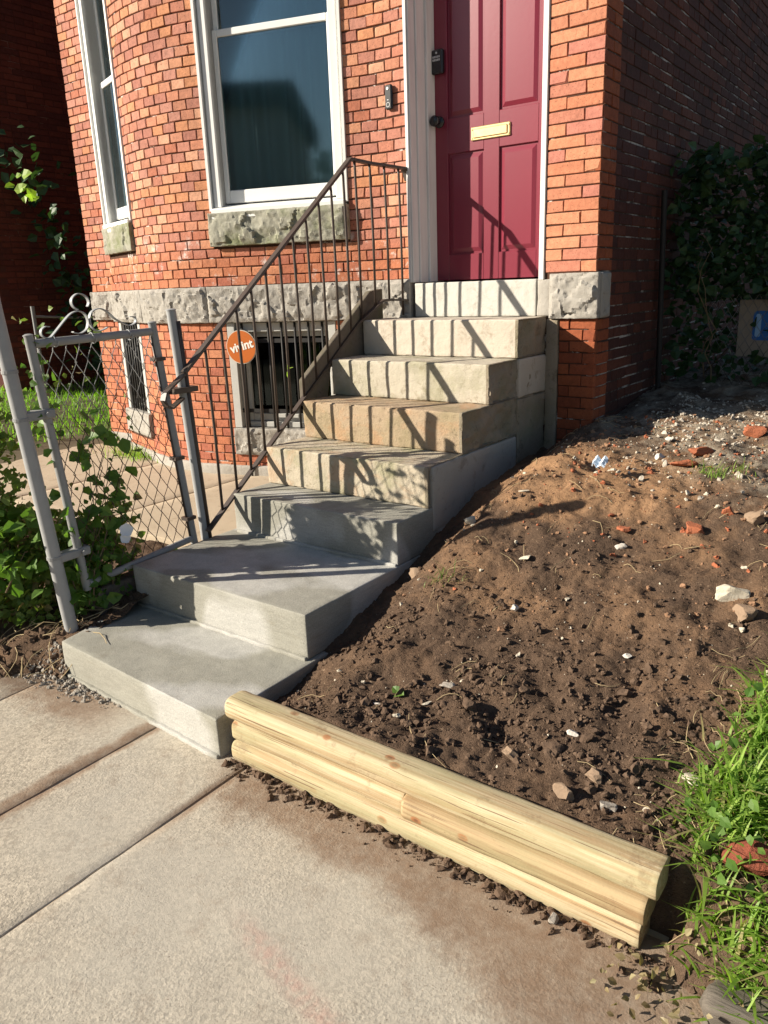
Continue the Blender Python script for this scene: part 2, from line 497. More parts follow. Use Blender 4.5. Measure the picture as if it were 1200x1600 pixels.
M['brown_stone'] = mk_simple('brown_stone', (0.20, 0.135, 0.09), (0.30, 0.215, 0.15), 30, 0.9, 0.6, 0.2)
M['brick_bit'] = mk_simple('broken_brick', (0.42, 0.13, 0.06), (0.28, 0.115, 0.07), 28, 0.95, 0.8, 0.1, 0.006)
M['brick_dark'] = mk_simple('dark_broken_brick', (0.26, 0.07, 0.04), (0.17, 0.06, 0.04), 28, 0.95, 0.9, 0.1, 0.008)
M['straw'] = mk_simple('straw', (0.45, 0.36, 0.21), (0.30, 0.22, 0.12), 40, 0.9, 0)
M['black_metal'] = mk_simple('worn_black_iron', (0.030, 0.024, 0.021), (0.085, 0.058, 0.045), 28, 0.48, 0.25, 0.5, 0.002)
M['black_bar'] = mk_simple('black_bars', (0.012, 0.012, 0.013), (0.03, 0.027, 0.025), 40, 0.6, 0.1)
M['galv'] = mk_simple('galvanised_pipe', (0.27, 0.275, 0.28), (0.38, 0.38, 0.38), 22, 0.6, 0.15, 0.4, 0.002)
M['galv_old'] = mk_simple('painted_pipe', (0.20, 0.205, 0.21), (0.34, 0.335, 0.33), 18, 0.6, 0.25, 0.4, 0.002)
M['scroll'] = mk_simple('grey_flat_bar', (0.26, 0.27, 0.28), (0.40, 0.41, 0.42), 30, 0.5, 0.1, 0.4)
M['wire'] = None
n = NT('chain_link_wire', 0.6, 0.4)
zz = n.sep()[2]
n.color(n.mix(n.math('MULTIPLY', n.rng(zz, 1.12, 0.95), n.ramp(n.noise(14, 3), [(0.2, 0.6), (0.5, 1.0)])), (0.22, 0.22, 0.22), (0.055, 0.028, 0.019)))
M['wire'] = n.m
M['white_paint'] = mk_simple('white_paint', (0.80, 0.80, 0.78), (0.70, 0.70, 0.68), 5, 0.5, 0.08)
n = NT('weathered_white_paint', 0.6, 0.3)
pv = n.scaled((14, 14, 1.3))
c = n.mix(n.ramp(n.noise(1.0, 5, 0.7, pv), [(0.45, 0.0), (0.7, 0.6)]), (0.66, 0.65, 0.64), (0.42, 0.41, 0.42))
n.color(n.mix(n.ramp(n.noise(9, 5, 0.75), [(0.68, 0.0), (0.72, 0.8)]), c, (0.25, 0.2, 0.17)))
n.bump(n.noise(2.0, 4, 0.6, pv), 0.25, 0.004)
M['old_white'] = n.m
M['grey_frame'] = mk_simple('grey_frame_paint', (0.40, 0.40, 0.38), (0.52, 0.51, 0.48), 12, 0.7, 0.2)
n = NT('maroon_door_paint', 0.32, 0.5)
c = n.mix(n.noise(2.5, 4), (0.165, 0.013, 0.030), (0.20, 0.018, 0.038))
sc_ = n.ramp(n.noise(30, 6, 0.8, n.scaled((1, 1, 0.5), (0, R(35), 0))), [(0.715, 0.0), (0.74, 0.5)])
n.color(n.mix(sc_, c, (0.42, 0.16, 0.18)))
n.b.inputs['Coat Weight'].default_value = 0.25
n.b.inputs['Coat Roughness'].default_value = 0.25
n.bump(n.noise(40, 3), 0.06, 0.003)
M['door'] = n.m
n = NT('aged_brass', 0.42, 0.5)
n.b.inputs['Metallic'].default_value = 0.7
n.color(n.mix(n.noise(35, 5, 0.7), (0.60, 0.46, 0.24), (0.40, 0.29, 0.14)))
M['brass'] = n.m
M['black_plastic'] = mk_simple('black_plastic', (0.012, 0.012, 0.014), (0.02, 0.02, 0.022), 30, 0.25, 0.0, 0.5)
M['silver'] = mk_simple('silver_plastic', (0.45, 0.45, 0.46), (0.55, 0.55, 0.56), 30, 0.35, 0.0, 0.5)
M['curtain'] = mk_simple('sheer_curtain', (0.36, 0.56, 0.60), (0.42, 0.61, 0.64), 3, 0.9, 0.0, 0.1)
M['interior'] = mk_simple('dark_interior', (0.06, 0.06, 0.06), (0.08, 0.08, 0.08), 3, 0.9, 0.0, 0.1)

def mk_glass(name, tint, ior):
    m = bpy.data.materials.new(name); m.use_nodes = True; t = m.node_tree; t.nodes.clear()
    o = t.nodes.new('ShaderNodeOutputMaterial'); mx = t.nodes.new('ShaderNodeMixShader')
    f = t.nodes.new('ShaderNodeFresnel'); f.inputs[0].default_value = ior
    tr = t.nodes.new('ShaderNodeBsdfTransparent'); tr.inputs[0].default_value = (*tint, 1)
    g = t.nodes.new('ShaderNodeBsdfGlossy'); g.inputs['Roughness'].default_value = 0.05
    g.inputs['Color'].default_value = (0.80, 0.95, 0.98, 1)
    t.links.new(f.outputs[0], mx.inputs[0]); t.links.new(tr.outputs[0], mx.inputs[1]); t.links.new(g.outputs[0], mx.inputs[2])
    t.links.new(mx.outputs[0], o.inputs[0]); return m
M['glass'] = mk_glass('window_glass', (0.80, 0.87, 0.88), 1.95)
M['dark_glass'] = mk_glass('dusty_glass', (0.25, 0.26, 0.26), 1.45)

def mk_leaf(name, a, b, trans=0.35, dry=None):
    n = NT(name, 0.5, 0.35)
    r = n.rand()
    c = n.mix(r, a, b)
    if dry: c = n.mix(n.ramp(r, [(0.90, 0.0), (0.93, 1.0)]), c, dry)
    c = n.mix(0.3, c, n.ramp(n.noise(60, 3), [(0.3, 0.7), (0.7, 1.25)]), 'MULTIPLY')
    n.color(c)
    ts = n.t.nodes.new('ShaderNodeBsdfTranslucent'); mx = n.t.nodes.new('ShaderNodeMixShader')
    mx.inputs[0].default_value = trans
    n.L(n.mix(1.0, c, (1.3, 1.5, 0.6), 'MULTIPLY'), ts.inputs[0])
    n.L(n.b.outputs[0], mx.inputs[1]); n.L(ts.outputs[0], mx.inputs[2]); n.L(mx.outputs[0], n.out.inputs[0])
    return n.m
M['vine'] = mk_leaf('vine_leaf', (0.07, 0.15, 0.025), (0.14, 0.24, 0.045))
M['vine_small'] = mk_leaf('small_vine_leaf', (0.10, 0.17, 0.035), (0.19, 0.26, 0.06), 0.35, (0.25, 0.20, 0.10))
M['ivy'] = mk_leaf('ivy_leaf', (0.025, 0.062, 0.024), (0.05, 0.10, 0.036), 0.2)
M['grass'] = mk_leaf('grass_blade', (0.17, 0.30, 0.045), (0.32, 0.45, 0.09), 0.45, (0.42, 0.37, 0.17))
M['lawn'] = mk_leaf('lawn_blade', (0.16, 0.34, 0.03), (0.28, 0.48, 0.06), 0.45)
M['dry_leaf'] = mk_leaf('dry_leaf', (0.22, 0.16, 0.08), (0.30, 0.26, 0.15), 0.2)
M['petal'] = mk_simple('white_petal', (0.8, 0.8, 0.82), (0.75, 0.75, 0.78), 10, 0.7, 0)
M['stem'] = mk_simple('vine_stem', (0.12, 0.085, 0.05), (0.20, 0.15, 0.09), 40, 0.9, 0.2)
M['fresh'] = mk_leaf('fresh_leaf', (0.30, 0.46, 0.06), (0.38, 0.52, 0.10), 0.4)

def mk_timber(name, a, b, ring):
    n = NT(name, 0.75, 0.25)
    v = n.scaled((1.6, 22, 22))
    g = n.noise(1.5, 6, 0.6, v, 0.8)
    c = n.mix(g, a, b)
    c = n.mix(n.ramp(n.noise(1.1, 4, 0.6, n.scaled((1.0, 45, 45)), 0.5), [(0.50, 0.0), (0.60, 0.7)]), c, ring)
    # knots: sparse, red-brown with a darker heart
    kv = n.scaled((8.5, 13, 13))
    d = n.voro(1.0, vec=kv)
    gate = n.ramp(n.sep(n.voro(1.0, vec=kv, out='Color'))[0], [(0.50, 0.0), (0.52, 1.0)])
    k = n.math('MULTIPLY', n.ramp(d, [(0.12, 1.0), (0.17, 0.0)]), gate)
    c = n.mix(n.math('MULTIPLY', k, 0.85), c, (0.34, 0.12, 0.045))
    k2 = n.math('MULTIPLY', n.ramp(d, [(0.06, 1.0), (0.10, 0.0)]), gate)
    c = n.mix(n.math('MULTIPLY', k2, 0.8), c, (0.13, 0.05, 0.025))
    c = n.mix(n.ramp(n.noise(55, 5, 0.75), [(0.66, 0.0), (0.72, 0.6)]), c, (0.26, 0.17, 0.08))
    c = n.mix(n.ramp(n.noise(2.2, 5, 0.65, n.scaled((1.0, 7, 7))), [(0.44, 0.0), (0.62, 0.7)]), c, (0.33, 0.30, 0.165))
    c = n.mix(0.5, c, n.ramp(n.noise(1.0, 6, 0.7, n.scaled((3.0, 120, 120))), [(0.3, 0.7), (0.7, 1.2)]), 'MULTIPLY')
    c = n.mix(n.ramp(n.noise(11, 6, 0.75), [(0.57, 0.0), (0.66, 0.5)]), c, (0.20, 0.135, 0.08))
    ln = n.noise(1.0, 3, 0.5, n.scaled((1.1, 95, 95)), 0.6)
    c = n.mix(n.ramp(ln, [(0.50, 0.0), (0.56, 0.38), (0.60, 0.05)]), c, ring)
    ck = n.ramp(n.noise(1.0, 2, 0.5, n.scaled((2.4, 150, 150)), 0.3), [(0.655, 0.0), (0.67, 0.85)])
    c = n.mix(ck, c, (0.16, 0.10, 0.055))
    n.color(c)
    n.bump(ck, -0.5, 0.003, n.bump(ln, 0.25, 0.003, n.bump(n.noise(150, 3), 0.25, 0.002)))
    return n.m
M['timber'] = mk_timber('fresh_pine', (0.44, 0.355, 0.22), (0.58, 0.495, 0.33), (0.34, 0.22, 0.11))
M['timber_brown'] = mk_timber('tan_pine', (0.34, 0.245, 0.135), (0.46, 0.355, 0.21), (0.25, 0.15, 0.075))
n = NT('weathered_grey_wood', 0.9, 0.15)
v = n.scaled((2, 40, 40))
n.color(n.mix(n.noise(1.5, 6, 0.7, v), (0.06, 0.05, 0.04), (0.22, 0.19, 0.16)))
n.bump(n.noise(1.5, 6, 0.7, v), 0.8, 0.01)
M['grey_wood'] = n.m
n = NT('orange_sign_print', 0.45, 0.4); n.color(n.mix(n.noise(6, 3), (0.50, 0.125, 0.014), (0.42, 0.10, 0.012))); M['orange'] = n.m
n = NT('white_print', 0.5, 0.3); n.color((0.78, 0.74, 0.68)); M['white_print'] = n.m
n = NT('sign_panel', 0.7, 0.3); n.color(n.mix(n.noise(8, 4), (0.52, 0.46, 0.38), (0.60, 0.54, 0.45))); M['panel'] = n.m
n = NT('dull_sign_panel', 0.8, 0.2); n.color(n.mix(n.noise(8, 4), (0.24, 0.20, 0.155), (0.30, 0.25, 0.20))); M['panel_dull'] = n.m
n = NT('sign_blue', 0.6, 0.3); n.color((0.02, 0.12, 0.38)); M['blue'] = n.m
n = NT('sign_light_blue', 0.6, 0.3); n.color((0.25, 0.42, 0.62)); M['blue2'] = n.m
n = NT('crumpled_wrapper', 0.25, 0.6); n.color(n.mix(n.noise(40, 3), (0.45, 0.58, 0.72), (0.75, 0.80, 0.85))); M['wrap'] = n.m
n = NT('ground_earth', 0.95, 0.1); n.color(n.mix(n.noise(2, 5), (0.12, 0.10, 0.07), (0.18, 0.15, 0.10))); M['earth'] = n.m

# ------------------------------------------------------------------ ground sheet, sidewalk, yard paving
g = MB(); S = 300
g.quad((-S, -S, -0.12), (S, -S, -0.12), (S, S, -0.12), (-S, S, -0.12))
obj('ground', g, M['earth'], kind='structure')

sw = MB(); sw.quad((-9, -7.5, -0.004), (9, -7.5, -0.004), (9, -2.30, -0.004), (-9, -2.30, -0.004))
sidewalk = obj('sidewalk', sw, M['pave'], kind='structure')
def slab(x0, x1, y0, y1, zt, res, parent, mat, seed, name='slab', th=0.05, rnd=0.005, amp=0.003):
    b = MB()
    def disp(p, d):
        a = amp * fb(p.x * 5 + seed, p.y * 5, seed, 4)
        e = 0.004 * fb(p.x * 26 + seed, p.y * 26, 3.1, 3) - .002 if abs(d.z) < 0.95 else 0.0
        return Vector((d.x * e, d.y * e, a))
    b.lattice((x0, y0, zt - th), (x1, y1, zt), res, rnd, disp)
    return smooth_auto(obj(name, b, mat, parent), 60)
XS = [-3.6, -2.4, -1.2, -0.15, 0.515, 0.955, 3.2, 5.0]
YS = [-7.0, -4.4, -2.36]
k = 0
for i in range(len(XS) - 1):
    for j in range(len(YS) - 1):
        fine = (j == 1 and -0.3 < XS[i] < 2)
        slab(XS[i] + 0.0012, XS[i + 1] - 0.0012, YS[j] + 0.002, YS[j + 1] - 0.002, 0.0, 0.035 if fine else 0.3, sidewalk, M['sidewalk'], k * 3.7)
        k += 1

yp = MB(); yp.quad((-5.2, -1.62, 0.20), (-0.20, -1.62, 0.20), (-0.20, 0.2, 0.20), (-5.2, 0.2, 0.20))
path = obj('yard_path', yp, M['soil'], kind='structure')
for i, (x0, x1) in enumerate(((-3.35, -2.1), (-2.1, -1.17), (-1.17, -0.16))):
    slab(x0 + 0.004, x1 - 0.004, -1.52, 0.05, 0.25, 0.08, path, M['pave'], 40 + i, th=0.04)

# ------------------------------------------------------------------ soil bank on the right
def hsoil(x, y):
    b = np.interp(y, [-2.34, -2.1, -1.565, -1.12, -.72, 0, 1.3, 3, 12], [.185, .205, .35, .5, .6, .72, .8, .85, 1.0])
    return float(b - .13 * math.exp(-((x - .84) / .17) ** 2) + .035 * math.exp(-((x - 1.16) / .13) ** 2 - ((y + 1.0) / .55) ** 2) + .05 * math.exp(-((x - 1.3) / .35) ** 2 - ((y + .75) / .35) ** 2))
def hrough(x, y):
    if y < -2.336:
        if x < 2.245: return -0.03
        t = min(1.0, (-2.336 - y) / .15)
        k = min(1.0, (x - 2.245) / .07)
        return (hrough(x, -2.33) * (1 - t) * (1 - .3 * t) - .02 * t) * k - .03 * (1 - k) + (.016 * fb(x * 12, y * 12, 5.5, 4) + .006 * nz(x * 60, y * 60, 3)) * k
    lump = 0.024 * fb(x * 3.1, y * 3.1, 2.0, 3) + 0.022 * fb(x * 8.5, y * 8.5, 7.0, 4)
    rough = 0.45 + 0.55 * min(1, max(0, (-0.9 - y) / 0.6))
    t = abs(nz(x * 34, y * 34, 1.3)); t2 = abs(nz(x * 75, y * 75, 4.4))
    return hsoil(x, y) + lump + rough * (0.015 * (0.5 - t) + 0.010 * (0.5 - t2) + .006 * nz(x * 130, y * 130, 8.8))
def grid(name, xs, ys, hf, mat, kind='structure', parent=None):
    mb = MB()
    nx, ny = len(xs), len(ys)
    for y in ys:
        for x in xs: mb.v.append((x, y, hf(x, y)))
    for j in range(ny - 1):
        for i in range(nx - 1):
            a = j * nx + i; mb.f.append((a, a + 1, a + nx + 1, a + nx))
    return obj(name, mb, mat, parent, smooth=True, kind=kind)
xs = list(np.arange(0.80, 2.55, 0.0105)) + list(np.arange(2.56, 3.4, 0.04)) + [3.5, 4, 5, 7, 9]
ys = list(np.arange(-2.50, -2.34, 0.012)) + list(np.arange(-2.335, -0.6, 0.0105)) + list(np.arange(-0.59, 1.3, 0.018)) + list(np.arange(1.35, 3, 0.1)) + [3.5, 4.5, 6, 9, 12]
grid('soil_bank', xs, ys, hrough, M['soil'])
# planting bed left of the steps, lawn beyond the path
def hbed(x, y):
    b = np.interp(y, [-2.62, -2.5, -2.3, -1.95, -1.6, -1.4], [-0.02, 0.03, 0.12, 0.20, 0.22, 0.19])
    b = float(b) - .10 * min(1, max(0, (x + .36) / .22)) * min(1, max(0, (-2.34 - y) / .12))
    return float(b) + 0.03 * fb(x * 4, y * 4, 9, 3) + 0.018 * fb(x * 17, y * 17, 5, 3)
grid('planting_bed', list(np.arange(-1.6, -0.085, 0.016)), list(np.arange(-2.62, -1.5, 0.016)), hbed, M['soil'])
def hlawn(x, y):
    return float(np.interp(x, [-5.4, -4.5, -3.5, -3.0], [0.52, 0.44, 0.29, 0.21])) + 0.02 * fb(x * 2, y * 2, 1, 3)
grid('lawn_ground', list(np.arange(-9.0, -3.0, 0.12)), list(np.arange(-2.6, 7.0, 0.12)), hlawn, M['earth'])

# ------------------------------------------------------------------ house: plan path of the swell-front bay (from the door to the left corner)
ANG = R(17.7)
P1 = Vector((-0.43, -0.05)); P2 = Vector((-1.31, -0.331)); P3 = Vector((-2.11, -0.331)); P4 = Vector((-2.68, -0.149))
pp = [Vector((-0.02, 0.0)), Vector((-0.10, 0.0))]
for t in np.linspace(0, 1, 9)[1:]:
    x = -0.10 - 0.33 * t; pp.append(Vector((x, -0.05 * t * t)))
pp.append(P2)
Ra = 0.40 / math.sin(ANG)
cxa, cya = -1.71, -0.331 + Ra * math.cos(ANG)
for t in np.linspace(0, 1, 17)[1:]:
    a = ANG - 2 * ANG * t
    pp.append(Vector((cxa + Ra * math.sin(a), cya - Ra * math.cos(a))))
pp.append(P4)
q0, q1, q2, q3 = P4, Vector((-2.80, -0.02)), Vector((-2.90, 0.10)), Vector((-3.10, 0.10))
for t in np.linspace(0, 1, 11)[1:]:
    pp.append(q0 * (1 - t) ** 3 + q1 * 3 * t * (1 - t) ** 2 + q2 * 3 * t * t * (1 - t) + q3 * t ** 3)
pp.append(Vector((-3.335, 0.10)))
cum = [0.0]
for a, b in zip(pp, pp[1:]): cum.append(cum[-1] + (b - a).length)
STOT = cum[-1]
def s_of(P):
    k = min(range(len(pp)), key=lambda i: (pp[i] - P).length); return cum[k]
sP1, sP2, sP3, sP4 = s_of(P1), s_of(P2), s_of(P3), s_of(P4)
def path_at(s):
    s = min(max(s, 0), STOT - 1e-6)
    k = 0
    while cum[k + 1] < s: k += 1
    t = (s - cum[k]) / (cum[k + 1] - cum[k])
    p = pp[k] * (1 - t) + pp[k + 1] * t
    d = (pp[k + 1] - pp[k]).normalized()
    return p, d, Vector((-d.y, d.x))
def pmap(p):
    """(s, outward, z) -> world"""
    q, d, nn = path_at(p[0])
    return Vector((q.x + nn.x * p[1], q.y + nn.y * p[1], p[2]))

CH = 0.0578
BELT0, BELT1 = 1.262, 1.487
SILL0, SILL1 = 1.728, 1.925
ZTOP = 3.92
LSILL0, LSILL1 = 1.75, 1.935
BW0, BW1 = sP1 + 0.12, sP1 + 0.885     # basement window under the main window
LW0, LW1 = sP3 + 0.10, sP4 - 0.02      # basement window under the side window
holes = [(sP1, sP2, SILL0, 9.0), (sP3, sP4, LSILL0, 9.0), (BW0, BW1, 0.385, BELT0), (LW0, LW1, 0.42, BELT0)]

house = thing('brick_house', (0.4, 0.0, 0.25), 'red brick row house with curved bay, white windows and maroon front door', 'house')

# mortar backing of the bay, with the openings left free
back = MB()
sb = sorted(set([0.0, STOT] + [c for c in cum] + [h for hh in holes for h in hh[:2]]))
zb = sorted(set([0.10, 0.385, 0.42, BELT0, BELT1, SILL0, LSILL0, 3.98, 7.2]))
for a, b in zip(sb, sb[1:]):
    if b - a < 1e-6: continue
    for c, d in zip(zb, zb[1:]):
        sm, zm = (a + b) / 2, (c + d) / 2
        if any(h[0] < sm < h[1] and h[2] < zm < h[3] for h in holes) and zm < 3.98: continue
        o = -0.007
        back.quad(pmap((b, o, c)), pmap((a, o, c)), pmap((a, o, d)), pmap((b, o, d)))
bay_wall = obj('bay_wall', back, M['mortar'], house)
pw = MB()
pw.quad((0.80, 0.007, 0.5), (1.087, 0.007, 0.5), (1.087, 0.007, 7.2), (0.80, 0.007, 7.2))
pw.quad((-0.02, 0.007, 3.75), (0.80, 0.007, 3.75), (0.80, 0.007, 7.2), (-0.02, 0.007, 7.2))
pw.quad((-0.02, 0.26, 0.3), (0.80, 0.26, 0.3), (0.80, 0.26, 1.45), (-0.02, 0.26, 1.45))
door_wall = obj('door_wall', pw, M['mortar'], house)
sw_ = MB()
sw_.quad((1.080, 0.007, 0.4), (1.080, 0.21, 0.4), (1.080, 0.21, 7.2), (1.080, 0.007, 7.2))
sw_.quad((1.068, 0.21, 0.4), (1.068, 9.0, 0.4), (1.068, 9.0, 7.2), (1.068, 0.21, 7.2))
side_wall = obj('side_wall', sw_, M['mortar_side'], house)
sh = MB()
sh.quad((-3.33, 0.1, 0.1), (-3.33, 9, 0.1), (-3.33, 9, 7.2), (-3.33, 0.1, 7.2))
sh.quad((-3.33, 9, 0.1), (1.068, 9, 0.1), (1.068, 9, 7.2), (-3.33, 9, 7.2))
obj('rear_wall', sh, M['common_brick'], house)
rf = MB(); rf.poly([(-3.33, 9, 7.2), (1.09, 9, 7.2), (1.09, 0, 7.2)] + [(p.x, p.y, 7.2) for p in pp])
rf.box(-3.4, 1.12, 1.5, 9.02, 7.2, 7.3)
obj('roof', rf, M['interior'], house)
fl = MB(); fl.quad((-3.3, 0.12, 1.45), (1.05, 0.12, 1.45), (1.05, 3.2, 1.45), (-3.3, 3.2, 1.45))
fl.quad((-3.3, 3.2, 0.2), (1.05, 3.2, 0.2), (1.05, 3.2, 7.1), (-3.3, 3.2, 7.1))
obj('interior', fl, M['interior'], house)

# ---- bricks
HB = CH - 0.006
BM = {}
rjit = random.Random(77)
def brick_mb(l, h=HB, depth=0.03, c=0.0025):
    b = MB(); J = lambda: rjit.uniform(-.0022, .0018)
    x, z = l / 2, h / 2
    fr = [(-x + c, 0, -z + c), (x - c, 0, -z + c), (x - c, 0, z - c), (-x + c, 0, z - c)]
    ri = [(-x, -c * 1.2, -z), (x, -c * 1.2, -z), (x, -c * 1.2, z), (-x, -c * 1.2, z)]
    bk = [(-x, -depth, -z), (x, -depth, -z), (x, -depth, z), (-x, -depth, z)]
    if rjit.random() < .22:      # a knocked corner
        k = rjit.randrange(4); q = fr[k]; m_ = rjit.uniform(.004, .011)
        fr[k] = (q[0] - math.copysign(m_, q[0]), q[1], q[2] - math.copysign(m_ * .7, q[2])); ri[k] = (ri[k][0], ri[k][1] - m_ * .6, ri[k][2])
    jit = [(J(), 0, J()) for _ in range(4)]
    fr = [(p[0] + j[0], p[1] + rjit.uniform(-.0006, .0006), p[2] + j[2]) for p, j in zip(fr, jit)]; ri = [(p[0] + j[0], p[1], p[2] + j[2]) for p, j in zip(ri, jit)]
    b.v = fr + ri + bk
    b.f = [(3, 2, 1, 0)]
    for k in range(4):
        j = (k + 1) % 4
        b.f.append((k, j, 4 + j, 4 + k)); b.f.append((4 + k, 4 + j, 8 + j, 8 + k))
    return b
def brick_mesh(l, mat):
    key = (round(l / 0.004), mat, rjit.randrange(6))
    if key not in BM: BM[key] = brick_mb(l).mesh('brick', M[mat])
    return BM[key]
recs = []   # (centre, outward 2d, length, material, wall)
rb = random.Random(3)
def lay(s0, s1, z, wall, mat, fn, start):
    """one course between s0 and s1; start = list of lengths cycled"""
    s = s0; k = 0
    while s < s1 - 0.012:
        l = start[k % len(start)] if k < 2 else start[-1] if isinstance(start[-1], float) else start[k % len(start)]
        l = start[k] if k < len(start) else start[-1]
        l *= rb.uniform(0.97, 1.03)
        e = min(s + l, s1)
        if s1 - e < 0.022: e = s1
        p, nn = fn((s + e) / 2)
        pr = rb.uniform(-0.0015, 0.0015)
        recs.append((Vector((p.x + nn.x * pr, p.y + nn.y * pr, z + rb.uniform(-0.0012, 0.0012))), nn, e - s - 0.005, mat, wall))
        s = e; k += 1
def bayfn(s):
    q, d, nn = path_at(s); return q, nn
def gaps(z):
    iv = [(0.0, STOT)]
    for a, b, z0, z1 in holes:
        if z0 - 0.012 < z < z1 + 0.012:
            nv = []
            for c, d in iv:
                if b <= c or a >= d: nv.append((c, d)); continue
                if a > c: nv.append((c, a))
                if b < d: nv.append((b, d))
            iv = nv
    return iv
H = 0.1035
rows_up = int((ZTOP - BELT1) / CH)
for r in range(rows_up):
    z = BELT1 + (r + 0.5) * CH
    for (a, b) in gaps(z):
        off = H if r % 2 == 0 else H * 0.5
        lay(a, b, z, 'bay', 'brick', bayfn, [off, H])
for r in range(17):
    z = BELT0 - (r + 0.5) * CH
    if z < 0.30: break
    for (a, b) in gaps(z):
        off = H if r % 2 == 0 else H * 0.5
        lay(a, b, z, 'bay', 'brick', bayfn, [off, H])
fr_ = lambda s: (Vector((s, 0.0)), Vector((0, -1)))
for r in range(rows_up):
    z = BELT1 + (r + 0.5) * CH
    st = [0.096, 0.2] if r % 2 else [0.191, 0.1]
    lay(0.807, 1.087, z, 'door', 'pier_brick', fr_, st)
for r in range(13):
    z = BELT0 - (r + 0.5) * CH
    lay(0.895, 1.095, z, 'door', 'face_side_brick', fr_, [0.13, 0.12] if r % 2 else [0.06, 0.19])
ret = lambda s: (Vector((1.087, s)), Vector((1, 0)))
com = lambda s: (Vector((1.073, s)), Vector((1, 0)))
for r in range(-17, rows_up):
    z = BELT1 + (r + 0.5) * CH
    if BELT0 < z < BELT1: s_from = 0.12
    else: s_from = 0.0
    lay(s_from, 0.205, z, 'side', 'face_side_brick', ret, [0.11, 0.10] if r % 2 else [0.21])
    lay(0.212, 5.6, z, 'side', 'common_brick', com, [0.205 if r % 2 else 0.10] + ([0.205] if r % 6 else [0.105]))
def brick_size(rc):
    c, nn, l = rc[0], rc[1], rc[2]
    d = c - CAM; zc = d.dot(CF)
    if zc < 0.2: return 0
    px = 600 + 1202.6 * d.dot(CR) / zc; py = 800 - 1202.6 * d.dot(CU) / zc
    if not (-5 < px < 1205 and -5 < py < 1605): return 0
    v = (CAM - c).normalized()
    f = max(0.0, v.x * nn.x + v.y * nn.y)
    if rc[4] == 'side' and c.y > 0.9 : return 0
    return l * HB * f / (zc * zc)
recs.sort(key=brick_size, reverse=True)
walls = {'bay': bay_wall, 'door': door_wall, 'side': side_wall}
rest = {}
def rotz(nn): return math.atan2(nn.y, nn.x) - math.pi / 2
for i, rc in enumerate(recs):
    c, nn, l, mat, wall = rc
    if i < 300 and brick_size(rc) > 0:
        o = bpy.data.objects.new('brick', brick_mesh(l, mat))
        place(o, walls[wall], c)
        o.rotation_euler = (rb.uniform(-0.006, 0.006), rb.uniform(-0.006, 0.006), rotz(nn) + rb.uniform(-0.008, 0.008))
    else:
        mb = rest.setdefault((wall, mat), MB())
        b = brick_mb(l, HB + (0.0 if wall != 'side' else -0.003))
        Mx = Matrix.Translation(c) @ Matrix.Rotation(rotz(nn), 4, 'Z')
        i0 = len(mb.v)
        mb.v += [tuple(Mx @ Vector(v)) for v in b.v]
        mb.f += [tuple(i0 + k for k in f) for f in b.f]
for (wall, mat), mb in rest.items():
    obj('bricks', mb, M[mat], walls[wall], kind='stuff')

# ---- rock faced belt course and sills
def rock_disp(lo, hi, amp, seed, face=1, edge=0.028):
    """pitch the outward (+y) face of a block in (s, outward, z) space"""
    def f(p, d):
        if d.y < 0.3: return Vector((0, 0, 0.002 * fb(p.x * 30, p.z * 30, seed, 2)))
        ex = min(p.x - lo[0], hi[0] - p.x, p.z - lo[2], hi[2] - p.z)
        m = min(1.0, max(0.0, ex / edge)); m = m * m * (3 - 2 * m)
        fine = fb(p.x * 42, p.z * 42, seed + 3, 3)
        qx, qz = p.x + 0.02 * nz(p.x * 22, p.z * 22, seed), p.z + 0.02 * nz(p.x * 22, p.z * 22, seed + 9)
        h = 0.0
        for cell, wt in ((0.115, 0.8), (0.05, 0.26)):
            best = 9.0; hh = 0.0
            ci, cj = math.floor(qx / cell), math.floor(qz / cell)
            for ii in (ci - 1, ci, ci + 1):
                for jj in (cj - 1, cj, cj + 1):
                    v = noise.cell_vector(Vector((ii + seed * 7.13, jj + 0.5, seed)))
                    cx_, cz_ = (ii + v.x) * cell, (jj + v.y) * cell
                    dd = (qx - cx_) ** 2 + (qz - cz_) ** 2
                    if dd < best:
                        w2 = noise.cell_vector(Vector((ii + 31.7 + seed, jj + 17.3, seed + 4)))
                        best = dd; hh = (v.z - 0.3) + ((w2.x - .5) * (qx - cx_) + (w2.y - .35) * (qz - cz_)) / cell * 1.1
            h += wt * hh
        h = amp * (h * 0.85 + 0.35 * fb(p.x * 6 + seed, p.z * 8, seed, 3) + 0.10 * fine)
        return Vector((0.004 * fine, m * h + 0.0015 * fine, 0.004 * fine))
    return f
def belt_block(s0, s1, z0, z1, name, mat, seed, proud=0.03, amp=0.03, depth=0.09, fn=pmap, parent=house, res=0.0095):
    lo, hi = (s0, -depth, z0), (s1, proud, z1)
    b = MB(); b.lattice(lo, hi, res, 0.006, rock_disp(lo, hi, amp, seed), fn)
    return smooth_auto(obj(name, b, mat, parent), 24)
js = [0.0, 0.42, sP1 + 0.995, sP3 - 0.05, sP3 + 0.45, STOT]
for i in range(len(js) - 1):
    belt_block(js[i] + 0.002, js[i + 1] - 0.002, BELT0, BELT1, 'belt_stone', M['belt'], 3.3 + i * 5.1)
flat = lambda p: Vector((p[0], -p[1], p[2]))
belt_block(0.845, 1.108, BELT0 - 0.002, BELT1 - 0.003, 'belt_stone', M['belt'], 31.0, 0.025, 0.03, 0.13, flat)
b = MB(); lo, hi = (1.0, 0.0, BELT0), (1.1, 0.02, BELT1)
lo, hi = (0.005, -0.03, BELT0 + 0.002), (0.125, 0.022, BELT1 - 0.006)
b.lattice(lo, hi, 0.014, 0.006, rock_disp(lo, hi, 0.016, 12.0), lambda p: Vector((1.095 + p[1], p[0], p[2])))
